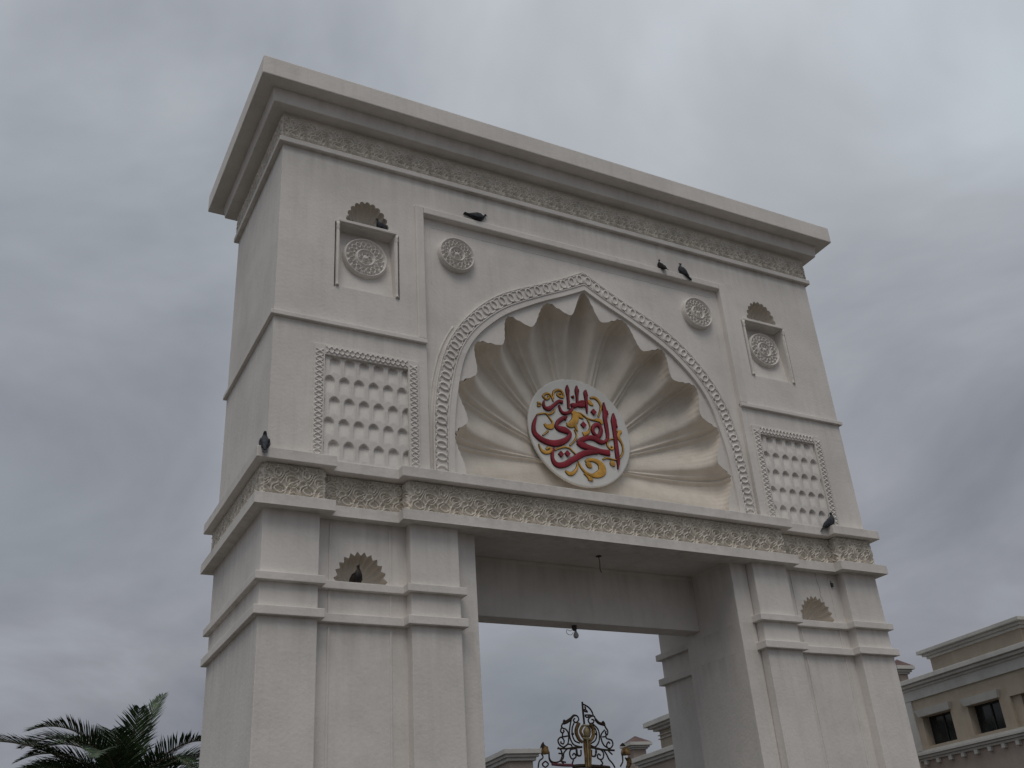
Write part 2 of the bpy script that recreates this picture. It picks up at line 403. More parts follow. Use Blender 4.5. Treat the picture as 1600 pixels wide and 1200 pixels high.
q = MB(); q.prism(plan(0.185, 0.170), ZE0, ZE1); q.build('entablature_ledge', PLASTER, gate, bevel=0.012)
tag(frieze(plan(0.028), ZG1, ZE0, 2*math.pi/0.215, 0.052, 0.0085), 'wide carved interlace band above the opening')

# ---- upper wall
ZT = 13.80
shell_up = {}
wall = MB()
holes = []; sides = []
for sg in (-1, 1):
    c = 4.44*sg
    holes.append([(c-.50, 11.07), (c+.50, 11.07), (c+.50, 12.375), (c-.50, 12.375)]); sides.append(None)
    for gx in (-0.575, 0.575):
        holes.append([(c+gx-.014, 11.05), (c+gx+.014, 11.05), (c+gx+.014, 12.40), (c+gx-.014, 12.40)]); sides.append(0.06)
    so = scallop_half(c, 12.455, 0.40, 0.52, 11, 0.10, 6, False); shell_up[sg] = so
    xa_, xb_ = sorted((3.735*sg, 5.155*sg)); holes.append([(xa_, 7.878), (xb_, 7.878), (xb_, 9.705), (xa_, 9.705)]); sides.append(0.12)
    holes.append(so); sides.append(0.10)
wall.plate([(-A, ZE1-.02), (-3.38, ZE1-.02), (-3.38, 13.02), (3.38, 13.02), (3.38, ZE1-.02), (A, ZE1-.02), (A, ZT), (-A, ZT)], holes, 0.0, sides)
YC = 0.085
wall.reveal([(-3.38, ZE1-.02), (-3.38, 13.02), (3.38, 13.02), (3.38, ZE1-.02)], 0.0, YC, closed=False)
wall.add([(-A, 0, ZE1-.02), (-A, D, ZE1-.02), (-A, D, ZT), (-A, 0, ZT)], [(0, 3, 2, 1)])
wall.add([(A, 0, ZE1-.02), (A, D, ZE1-.02), (A, D, ZT), (A, 0, ZT)], [(0, 1, 2, 3)])
wall.add([(-A, D, ZE1-.02), (A, D, ZE1-.02), (A, D, ZT), (-A, D, ZT)], [(0, 3, 2, 1)])
for sg in (-1, 1):      # recessed boxes, deeper at the top
    c = 4.44*sg; x0, x1 = c-.5, c+.5; z0, z1 = 11.07, 12.375; db, dt = 0.10, 0.24
    wall.add([(x0, 0, z0), (x1, 0, z0), (x1, 0, z1), (x0, 0, z1), (x0, db, z0), (x1, db, z0), (x1, dt, z1), (x0, dt, z1)],
             [(4, 5, 6, 7), (0, 4, 7, 3), (1, 2, 6, 5), (3, 7, 6, 2), (0, 1, 5, 4)])
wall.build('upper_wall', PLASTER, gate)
for sg in (-1, 1):
    c = 4.44*sg
    shell_niche('shell_niche', shell_up[sg], c, 12.455, 0.0, 0.34, SHELLM, gate)
    q = MB(); q.box(c-.53, c+.53, -0.05, 0.02, 12.385, 12.44); q.build('niche_shelf', PLASTER, gate, bevel=0.006)
    for gx in (-0.535, 0.535):
        q = MB(); q.lathe([(0.030, 0), (0.030, .03), (0.018, .05), (0.022, .1), (0.022, 1.13), (0.017, 1.16), (0.036, 1.2), (0.024, 1.25), (0.038, 1.30)], (c+gx, -0.008, 11.075), 10)
        q.build('colonnette', PLASTER, gate, smooth=True)

# ---- rosettes
def rosette(cx, cz, y, rad, seed):
    nr, na = 52, 192
    rr = np.linspace(0.001, 1, nr); th = np.linspace(0, 2*math.pi, na, endpoint=False)
    T, Rr = np.meshgrid(th, rr, indexing='ij')
    h = np.zeros_like(T)
    rim = np.exp(-((Rr-0.93)/0.055)**2)*1.0
    ring2 = np.maximum(np.exp(-((Rr-0.40)/0.06)**2)*1.0, np.exp(-((Rr-0.05)/0.09)**2))
    h = np.maximum(rim, ring2)
    for ph, am, fr_ in ((0, .13, 9), (math.pi, .13, 9)):
        h = np.maximum(h, np.exp(-((Rr-(0.665+am*np.cos(T*fr_+ph)))/0.050)**2)*0.9)
    h = np.maximum(h, np.exp(-((Rr-0.665)/0.055)**2-(np.cos(T*9)/0.45)**2)*0.8)
    star = np.maximum(np.exp(-((Rr-(0.22+0.055*np.cos(T*6)))/0.03)**2)*0.85, np.exp(-(Rr/0.09)**2))
    h = np.maximum(h, star)
    Y = y-h*0.055
    Y[:, -1] = y+0.0
    P = np.stack([cx+rad*Rr*np.cos(T), Y, cz+rad*Rr*np.sin(T)], -1)
    skirt = P[:, -1:, :].copy(); skirt[:, :, 1] = y+0.09
    P = np.concatenate([P, skirt], 1)
    return grid_mesh('rosette', P, PLASTER, gate, closed_u=True)
for sg in (-1, 1):
    rosette(4.44*sg, 11.83, 0.115, 0.40, 1)
    rosette(2.72*sg, 12.31, YC-0.06, 0.36, 2)

# ---- central field, scalloped opening
FZ = 8.88; FY = 0.80
cusp = [(.34, 11.60), (1.22, 11.15), (1.86, 10.64), (2.42, 9.93), (2.63, 8.98), (2.70, 8.05)]
peak = [(.86, 11.75), (1.72, 11.26), (2.40, 10.57), (2.79, 9.66), (2.88, 8.72)]
def lobe(a, p, b, n=48):
    a, p, b = map(np.array, (a, p, b)); ch = b-a; L_ = np.linalg.norm(ch); t = ch/L_; nn = np.array([t[1], -t[0]])
    up = (p-a) @ t; H = (p-a) @ nn
    o = []
    for i in range(n):
        f = i/n; u_ = L_*f
        e = (up-u_)/up if u_ < up else (u_-up)/(L_-up)
        h = H*(0.5*(1+math.cos(math.pi*min(1, abs(e)))))**0.85*0.97
        st_ = sum(1/(1+math.exp(-(f-c_)/0.006)) for c_ in (0.20, 0.31))-1
        h += 0.018*math.sin(math.pi*2*(f-0.2)/0.11)*math.exp(-((f-0.255)/0.075)**2)+0.006*math.sin(f*61)*min(1, 8*f, 8*(1-f))
        o.append((a+t*u_+nn*h, f))
    return o
rim = []      # from left base over the apex to right base
side = []
for i in range(5): side.append((cusp[i], peak[i], cusp[i+1]))
Ls = []
for a, p, b in side: Ls.append(lobe((a[0], a[1]), (p[0], p[1]), (b[0], b[1])))
ap = lobe((.34, 11.60), (0, 12.20), (-.34, 11.60))
# lobe() bulges to the left of travel for b->a; fix signs so that every lobe bulges outward
def ensure(a, p, b):
    L_ = lobe(a, p, b)
    return L_
right = [(q_, f, i) for i, L_ in enumerate(Ls) for q_, f in L_]
left = [(np.array([-q_[0], q_[1]]), f, i) for q_, f, i in right]
seq = [(np.array([-2.70, 8.05]), 1.0, 4)]+list(reversed(left))+[(q_, f, -1) for q_, f in reversed(ap)][:-1]
seq += right+[(np.array([2.70, 8.05]), 1.0, 4)]
outline = [(float(q_[0]), float(q_[1])) for q_, f, i in seq]
zb = 7.97
hole = [(outline[0][0], zb)]+outline+[(outline[-1][0], zb)]
cw = MB(); cw.plate([(-3.38, ZE1-.02), (3.38, ZE1-.02), (3.38, 13.02), (-3.38, 13.02)], [hole], YC, 0.11)
cw.build('central_field', PLASTER, gate)
ns = 100; P = np.zeros((len(seq), ns+1, 3))
for i, (q_, f, li) in enumerate(seq):
    for j in range(ns+1):
        t = j/ns*math.pi/2; s_ = math.sin(t)**1.14; c_ = math.cos(t)**0.64
        bead = 0.0
        if li >= 0:
            bw = 0.032/max(0.55, s_**0.5)
            for f0 in (0.20, 0.31): bead += math.exp(-((f-f0)/bw)**2)
        ridge = math.exp(-(min(f, 1-f)/0.20)**2)
        sc_ = s_*(1-0.010*bead*(j/ns))
        yy = YC+FY*c_-(0.040*bead*min(1, 3*s_)+(0.13*0.5*(1+math.cos(2*math.pi*(f**0.8 if li >= 0 else f)))-0.03)*min(1, (1.25*s_)**2.2))*min(1, 3*c_)
        P[i, j] = (q_[0]*sc_, yy, FZ+(q_[1]-FZ)*sc_)
big = grid_mesh('great_shell_niche', P, SHELLM, gate)
tag(big, 'deep scalloped shell of eleven flutes behind the calligraphy disc')
q = MB()
for e in (0, -1):
    pts = [tuple(P[e, j]) for j in range(ns+1)]
    q.add(pts+[(x, y, zb) for x, y, z in pts], [(j, j+1, ns+1+j+1, ns+1+j) for j in range(ns)])
q.box(-2.9, 2.9, YC+0.03, 1.2, zb-0.06, zb)
q.build('niche_sill', SHELLM, gate)

# ---- arch band
OUT = [(0, 12.64), (.45, 12.385), (1.0, 12.11), (1.5, 11.875), (1.87, 11.67), (2.2, 11.42), (2.5, 11.12), (2.75, 10.80), (2.95, 10.45), (3.09, 10.08), (3.21, 9.57), (3.27, 9.05), (3.29, 8.5), (3.29, 7.9)]
INN = [(0, 12.22), (.42, 12.00), (.90, 11.77), (1.36, 11.52), (1.75, 11.28), (2.05, 11.03), (2.33, 10.74), (2.54, 10.43), (2.69, 10.06), (2.81, 9.5), (2.88, 9.0), (2.91, 8.5), (2.92, 7.9)]
def sampled(c, n=80):
    p = catmull(c, 10); p = [Vector((a, b)) for a, b in p]
    L_ = [0]
    for i in range(1, len(p)): L_.append(L_[-1]+(p[i]-p[i-1]).length)
    o = []; k = 0
    for i in range(n+1):
        d_ = L_[-1]*i/n
        while k < len(L_)-2 and L_[k+1] < d_: k += 1
        t = (d_-L_[k])/max(1e-9, L_[k+1]-L_[k]); o.append(p[k].lerp(p[k+1], t))
    return o, L_[-1]
so, lo = sampled(OUT); si, li_ = sampled(INN)
band = MB()
for sg in (-1, 1):
    n = len(so); y1 = YC-0.055
    vs = [(sg*p.x, y1, p.y) for p in so]+[(sg*p.x, y1, p.y) for p in si]+[(sg*p.x, YC+.01, p.y) for p in so]+[(sg*p.x, YC+.01, p.y) for p in si]
    fs = []
    for i in range(n-1): fs += [(i, i+1, n+i+1, n+i), (i, 2*n+i, 2*n+i+1, i+1), (n+i, n+i+1, 3*n+i+1, 3*n+i)]
    band.add(vs, fs)
ab = band.build('arch_band', PLASTER, gate)
# two fillets bounding the chain and the chain itself
for off0, rr in ((0.03, 0.014), (0.70, 0.013)):
    q = MB()
    for sg in (-1, 1):
        q.tube([(sg*(a.x*(1-off0)+b.x*off0), YC-0.058, a.y*(1-off0)+b.y*off0) for a, b in zip(so, si)], rr, 8)
    q.build('fillet', PLASTER, ab, smooth=True)
NU = 28
ringm = None
for sg in (-1, 1):
    stud = MB()
    for u_ in range(NU+1):
        f = min(79.999, u_/NU*80); a = int(f); t = f-a
        o_ = so[a].lerp(so[a+1], t); i_ = si[a].lerp(si[a+1], t); ax_ = (i_-o_).normalized(); ce = o_.lerp(i_, 0.365)
        for k_ in (-1, 1):
            pts = []
            for j in range(5):
                u2 = (j-2)/2; f2 = min(79.999, max(0, (u_+u2*0.34)/NU*80)); a2 = int(f2)
                c2 = so[a2].lerp(so[a2+1], f2-a2).lerp(si[a2].lerp(si[a2+1], f2-a2), 0.365)
                p = c2+ax_*k_*(0.108-0.030*u2*u2); pts.append((sg*p.x, YC-0.060, p.y))
            stud.tube(pts, 0.014, 5)
    tag(stud.build('link_hooks', PLASTER, ab, smooth=True), kind='stuff')
    for u_ in range(NU):
        f = (u_+0.5)/NU*80; a = int(f); t = f-a
        o_ = so[a].lerp(so[a+1], t); i_ = si[a].lerp(si[a+1], t); ce = o_.lerp(i_, 0.365)
        tn = (so[a+1]-so[a]).normalized(); ax_ = (i_-o_).normalized()
        if ringm is None:
            q = MB(); q.tube([(0.088*math.cos(th), 0, 0.060*math.sin(th)) for th in [2*math.pi*j/18 for j in range(19)]], 0.020, 6, cap=False)
            ro = q.build('ring', PLASTER, ab, smooth=True); ringm = ro.data
        else:
            ro = bpy.data.objects.new('ring', ringm); COL.objects.link(ro); ro.parent = ab
        ro.location = (sg*ce.x, YC-0.062, ce.y); ro.rotation_euler = (0, -math.atan2(ax_.y, sg*ax_.x), 0)
# outer roll outside the band, fading where the field begins
for sg in (-1, 1):
    q = MB()
    pts = []
    for a, b in zip(so, si):
        if a.y < 10.75:
            o_ = a+(a-b).normalized()*0.062
            pts.append((sg*min(o_.x, 3.352), YC-0.004, o_.y))
    q.tube(pts, 0.016, 8)
    q.build('outer_roll', PLASTER, gate, smooth=True)

for xa, xb, za, zb_ in ((-3.2, 3.2, 12.835, 12.85), (-3.215, -3.2, 11.6, 12.85), (3.2, 3.215, 11.6, 12.85)):
    q = MB(); q.box(xa, xb, YC-.006, YC+.01, za, zb_); q.build('field_bead', PLASTER, gate, bevel=0.003)
# ---- frame round the central field, string courses
q = MB(); fy0 = -0.05
for sg in (-1, 1):
    x0, x1 = sorted((3.38*sg, 3.545*sg)); q.box(x0, x1, fy0, 0.02, 10.345, 13.17)
    q.build('panel_frame_side', PLASTER, gate, bevel=0.02); q = MB()
q.box(-3.377, 3.377, fy0, 0.02, 13.02, 13.17); q.build('panel_frame_head', PLASTER, gate, bevel=0.02)
for sg in (-1, 1):
    L_ = [(-A-.062, -.062), (-3.38, -.062), (-3.38, .03), (-A+.05, .03), (-A+.05, D-.03), (-3.38, D-.03), (-3.38, D+.062), (-A-.062, D+.062)]
    if sg > 0: L_ = [(-x, y) for x, y in reversed(L_)]
    q = MB(); q.prism(L_, 10.262, 10.34); q.build('string_course', PLASTER, gate, bevel=0.008)

# ---- lattice panels
for sg in (-1, 1):
    nx_, nz_ = 150, 178
    xs = np.linspace(3.735, 5.155, nx_); zs = np.linspace(7.86, 9.705, nz_)
    X, Z = np.meshgrid(xs, zs, indexing='ij')
    dep = np.zeros_like(X)
    for r_, zt in enumerate((8.24, 8.62, 8.99, 9.355, 9.72)):
        offs = 3.99 if r_ % 2 == 0 else 3.83
        for k in range(-2, 7):
            xc = offs+0.2455*k
            u_ = (X-xc)/0.088
            top = zt-0.075*(u_**2)               # arched head
            inside = (np.abs(u_) < 1) & (Z < top)
            dd = (top-Z)
            prof = np.clip(1-u_**2, 0, 1)**0.6*np.clip(1-dd/0.30, 0, 1)**1.2*np.clip(dd/0.02, 0.25, 1)*0.072
            dep = np.where(inside, np.maximum(dep, prof), dep)
    # half-round staves between the cells
    dep = dep+0.004*(np.abs(np.sin((X-3.867)/0.2455*2*np.pi)) < 0.10)
    P = np.stack([X*sg, dep+0.012, Z], -1)
    lp = grid_mesh('lattice_panel', P, PLASTER, gate, smooth=True)
    # border frame with a fine chain
    fr = MB()
    XA, XB = 3.55, 5.335
    for (xa, xb, za, zb_) in ((XA, 3.735, ZE1, 9.885), (5.155, XB, ZE1, 9.885), (3.735, 5.155, 9.705, 9.885)):
        x0, x1 = sorted((xa*sg, xb*sg)); fr.box(x0, x1, -0.032, 0.01, za, zb_)
    fr.build('lattice_border', PLASTER, lp, bevel=0.008)
    q = MB()
    def chain(p0, p1, wid):
        p0 = Vector(p0); p1 = Vector(p1); L_ = (p1-p0).length; n = round(L_/0.088); t = (p1-p0)/L_; nn = Vector((-t.y, t.x))
        for k in (0, 1):
            pts = []
            for i in range(n*8+1):
                s_ = i/(n*8)*L_; o_ = wid*math.cos(math.pi*s_/(L_/n)+math.pi*k)
                p = p0+t*s_+nn*o_; pts.append((sg*p.x, -0.036, p.y))
            q.tube(pts, 0.0145, 5)
        for i in range(n):
            ce = p0+t*(i+.5)*L_/n
            q.tube([(sg*(ce.x+nn.x*math.cos(th)*wid*.55+t.x*math.sin(th)*.017), -0.035, ce.y+nn.y*math.cos(th)*wid*.55+t.y*math.sin(th)*.017) for th in [2*math.pi*j/8 for j in range(9)]], 0.009, 4, cap=False)
    chain((3.6425, 7.9), (3.6425, 9.79), 0.056); chain((5.245, 7.9), (5.245, 9.79), 0.056); chain((3.75, 9.795), (5.14, 9.795), 0.056)
    q.build('chain_relief', PLASTER, lp, smooth=True)

# ---- top cornice
def rect(p): return [(-A-p, -p), (A+p, -p), (A+p, D+p), (-A-p, D+p)]
q = MB(); q.prism(rect(0.085), 13.79, 13.90); q.build('cornice_bed_ledge', PLASTER, gate, bevel=0.015)
q = MB(); q.prism(rect(0.030), 13.90, 14.471); q.build('cornice_core', CARVED, gate)
tag(frieze(rect(0.036), 13.905, 14.40, 2*math.pi/0.20, 0.036, 0.0095), 'fine carved band tucked under the top cornice')
def taper_prism(p0, p1, z0, z1, name, bv=0.01):
    a = rect(p0); b = rect(p1); q = MB()
    q.add([(x, y, z0) for x, y in a]+[(x, y, z1) for x, y in b], [(3, 2, 1, 0), (4, 5, 6, 7)]+[(i, (i+1) % 4, 4+(i+1) % 4, 4+i) for i in range(4)])
    return q.build(name, PLASTER, gate, bevel=bv)
taper_prism(0.262, 0.30, 14.471, 14.755, 'cornice_step')
q = MB(); q.prism(rect(0.5575), 14.755, 15.168); q.build('cornice_fascia', PLASTER, gate, bevel=0.02)

# ---- medallion with calligraphy
cyc = MB(); MX, MZ, MY = 0.0, 9.48, 0.70
pr = [(0.0, 0.0), (1.075, 0.0), (1.095, 0.006), (1.10, 0.014), (1.10, 0.05), (1.07, 0.055)]
Mr = Matrix.Translation((MX, MY, MZ)) @ Matrix.Rotation(R(-90), 4, 'X')
cyc.lathe([(max(r_, 0.001), z) for r_, z in pr], (0, 0, 0), 96, Mr)
med = cyc.build('medallion', DISC, gate, bevel=0.004)
tag(med, 'round pale disc with crimson calligraphy and ochre scrolls')
LETTER_STROKES=[
[(0.207,0.911,0.012),(0.199,0.841,0.071),(0.196,0.715,0.053),(0.188,0.543,0.041),(0.184,0.407,0.009)],
[(0.21,0.837,0.047),(0.236,0.779,0.009)],
[(0.012,0.967,0.009),(0.005,0.851,0.07),(-0.002,0.736,0.044),(-0.009,0.621,0.041),(-0.012,0.57,0.035)],
[(0.027,0.89,0.053),(0.044,0.836,0.009)],
[(0.116,0.632,0.053),(0.079,0.569,0.093),(-0.017,0.552,0.07),(-0.113,0.524,0.092),(-0.144,0.564,0.017)],
[(0.104,0.534,0.07),(0.123,0.645,0.058),(0.012,0.603,0.047)],
[(-0.131,0.465,0.035),(-0.199,0.375,0.052),(-0.319,0.327,0.057),(-0.385,0.355,0.048),(-0.414,0.438,0.032),(-0.412,0.483,0.014)],
[(-0.197,0.94,0.009),(-0.202,0.836,0.07),(-0.205,0.7,0.046),(-0.205,0.587,0.044),(-0.217,0.439,0.034)],
[(-0.189,0.85,0.052),(-0.167,0.809,0.009)],
[(-0.336,0.552,0.069),(-0.41,0.562,0.057),(-0.497,0.491,0.051),(-0.572,0.422,0.057),(-0.657,0.363,0.079),(-0.735,0.377,0.056),(-0.751,0.446,0.039),(-0.731,0.522,0.014)],
[(-0.915,0.188,0.009),(-0.977,0.047,0.049),(-1.007,-0.076,0.066),(-0.996,-0.181,0.085),(-0.936,-0.246,0.093),(-0.852,-0.297,0.096),(-0.723,-0.33,0.106),(-0.578,-0.329,0.115),(-0.426,-0.273,0.105),(-0.305,-0.19,0.078),(-0.25,-0.106,0.07),(-0.268,-0.054,0.084),(-0.356,-0.025,0.118),(-0.479,-0.012,0.095),(-0.523,0.024,0.056),(-0.477,0.119,0.062),(-0.389,0.199,0.068),(-0.279,0.267,0.04)],
[(-0.341,0.23,0.045),(-0.306,0.18,0.014)],
[(0.505,-0.141,0.058),(0.405,-0.145,0.092),(0.316,-0.104,0.103),(0.212,-0.093,0.091),(0.093,-0.123,0.079),(-0.018,-0.183,0.09),(-0.099,-0.239,0.051)],
[(-0.117,-0.247,0.045),(-0.017,-0.27,0.124),(0.118,-0.303,0.102),(0.254,-0.326,0.096),(0.414,-0.351,0.097),(0.585,-0.348,0.114)],
[(0.347,-0.044,0.057),(0.274,0.032,0.063),(0.286,0.134,0.063),(0.366,0.202,0.07),(0.434,0.18,0.07),(0.456,0.095,0.07),(0.41,-0.012,0.069),(0.344,-0.067,0.069)],
[(0.59,0.71,0.01),(0.587,0.589,0.071),(0.597,0.477,0.094),(0.576,0.36,0.076),(0.585,0.25,0.073),(0.59,0.105,0.068),(0.592,0.027,0.06),(0.575,-0.064,0.052),(0.518,-0.139,0.052)],
[(0.621,0.527,0.071),(0.654,0.455,0.009)],
[(0.782,0.509,0.01),(0.774,0.36,0.106),(0.765,0.245,0.088),(0.76,0.121,0.07),(0.761,-0.035,0.07),(0.759,-0.201,0.072),(0.757,-0.388,0.078),(0.757,-0.518,0.055),(0.732,-0.657,0.007)],
[(0.797,0.307,0.059),(0.832,0.211,0.009)],
[(0.319,-0.365,0.079),(0.117,-0.406,0.099),(-0.04,-0.472,0.1),(-0.163,-0.554,0.097),(-0.284,-0.635,0.097),(-0.405,-0.716,0.096),(-0.543,-0.756,0.095),(-0.628,-0.726,0.082),(-0.667,-0.638,0.056),(-0.657,-0.531,0.044),(-0.615,-0.425,0.02)],
[(-0.092,0.737,0.009),(-0.096,0.708,0.06),(-0.099,0.677,0.009)]]
LETTER_DOTS=[(0.332,0.46,0.072),(0.072,0.149,0.071),(-0.481,-0.532,0.068),(-0.343,-0.501,0.068)]
SCROLL_STROKES=[
[(-0.76,0.6,0.025),(-0.685,0.675,0.028),(-0.604,0.684,0.029),(-0.554,0.614,0.025),(-0.538,0.539,0.017)],
[(-0.748,0.602,0.023),(-0.684,0.563,0.034),(-0.617,0.609,0.028),(-0.649,0.637,0.034)],
[(-0.532,0.607,0.023),(-0.508,0.735,0.029),(-0.42,0.802,0.035),(-0.329,0.79,0.035),(-0.292,0.695,0.025)],
[(-0.307,0.67,0.046),(-0.376,0.669,0.044),(-0.431,0.693,0.029),(-0.393,0.733,0.035),(-0.347,0.73,0.023)],
[(-0.886,0.444,0.034),(-0.829,0.454,0.031),(-0.804,0.42,0.017)],
[(-0.892,0.383,0.028),(-0.823,0.4,0.022)],
[(-0.92,0.192,0.009),(-0.861,0.224,0.02),(-0.757,0.256,0.022),(-0.645,0.255,0.022),(-0.56,0.314,0.023),(-0.52,0.376,0.011)],
[(-0.703,0.24,0.013),(-0.642,0.168,0.022),(-0.593,0.089,0.028),(-0.624,0.008,0.078),(-0.715,-0.007,0.069),(-0.771,0.043,0.028)],
[(-0.181,0.378,0.029),(-0.086,0.35,0.109),(-0.107,0.213,0.108),(-0.204,0.109,0.096),(-0.296,0.105,0.04)],
[(-0.153,0.162,0.068),(-0.103,0.093,0.057),(-0.073,-0.001,0.017)],
[(-0.108,0.357,0.057),(0.005,0.332,0.069),(0.087,0.285,0.023)],
[(-0.117,0.378,0.017),(0.035,0.387,0.023),(0.167,0.315,0.025),(0.306,0.293,0.023),(0.449,0.306,0.064),(0.501,0.241,0.041)],
[(0.29,0.754,0.018),(0.389,0.783,0.041),(0.478,0.73,0.045),(0.519,0.623,0.033),(0.486,0.504,0.021),(0.428,0.375,0.018)],
[(0.248,0.701,0.059),(0.288,0.64,0.065),(0.345,0.616,0.029)],
[(0.175,0.282,0.017),(0.217,0.189,0.021),(0.212,0.1,0.017),(0.154,0.002,0.046),(0.043,-0.048,0.068)],
[(-0.133,0.022,0.014),(-0.101,-0.104,0.017),(-0.172,-0.223,0.017),(-0.274,-0.325,0.013)],
[(-0.603,-0.471,0.016),(-0.52,-0.421,0.02),(-0.392,-0.373,0.022),(-0.28,-0.38,0.022),(-0.217,-0.434,0.022),(-0.166,-0.48,0.013)],
[(-0.7,-0.091,0.017),(-0.785,-0.169,0.013),(-0.833,-0.208,0.011)],
[(-0.922,-0.392,0.013),(-0.901,-0.473,0.027),(-0.841,-0.532,0.054),(-0.741,-0.528,0.049),(-0.67,-0.47,0.044),(-0.722,-0.436,0.031),(-0.781,-0.476,0.027)],
[(-0.418,-0.843,0.027),(-0.345,-0.89,0.06),(-0.265,-0.874,0.049),(-0.176,-0.778,0.033),(-0.141,-0.668,0.015)],
[(-0.124,-0.612,0.013),(-0.079,-0.722,0.028),(0.012,-0.815,0.039),(0.143,-0.86,0.05),(0.261,-0.834,0.094),(0.375,-0.754,0.123),(0.377,-0.648,0.118),(0.316,-0.576,0.084),(0.204,-0.544,0.056),(0.099,-0.564,0.05),(0.036,-0.611,0.033)],
[(0.052,-0.619,0.056),(0.11,-0.664,0.095),(0.158,-0.694,0.033)],
[(-0.025,-0.841,0.02),(0.058,-0.903,0.039),(0.1,-0.94,0.086),(0.104,-0.975,0.066)],
[(0.821,0.131,0.023),(0.909,0.15,0.035),(0.852,0.091,0.047),(0.841,0.011,0.053),(0.889,-0.082,0.035),(0.913,-0.189,0.026),(0.888,-0.303,0.021),(0.805,-0.424,0.014)],
[(0.715,-0.037,0.014),(0.615,-0.069,0.023),(0.564,-0.143,0.028),(0.578,-0.223,0.028),(0.649,-0.262,0.03),(0.682,-0.224,0.023),(0.639,-0.203,0.021)],
[(0.418,-0.508,0.011),(0.505,-0.462,0.02),(0.611,-0.466,0.021),(0.716,-0.47,0.016)],
[(0.617,-0.506,0.046),(0.628,-0.558,0.097),(0.621,-0.608,0.062)]]
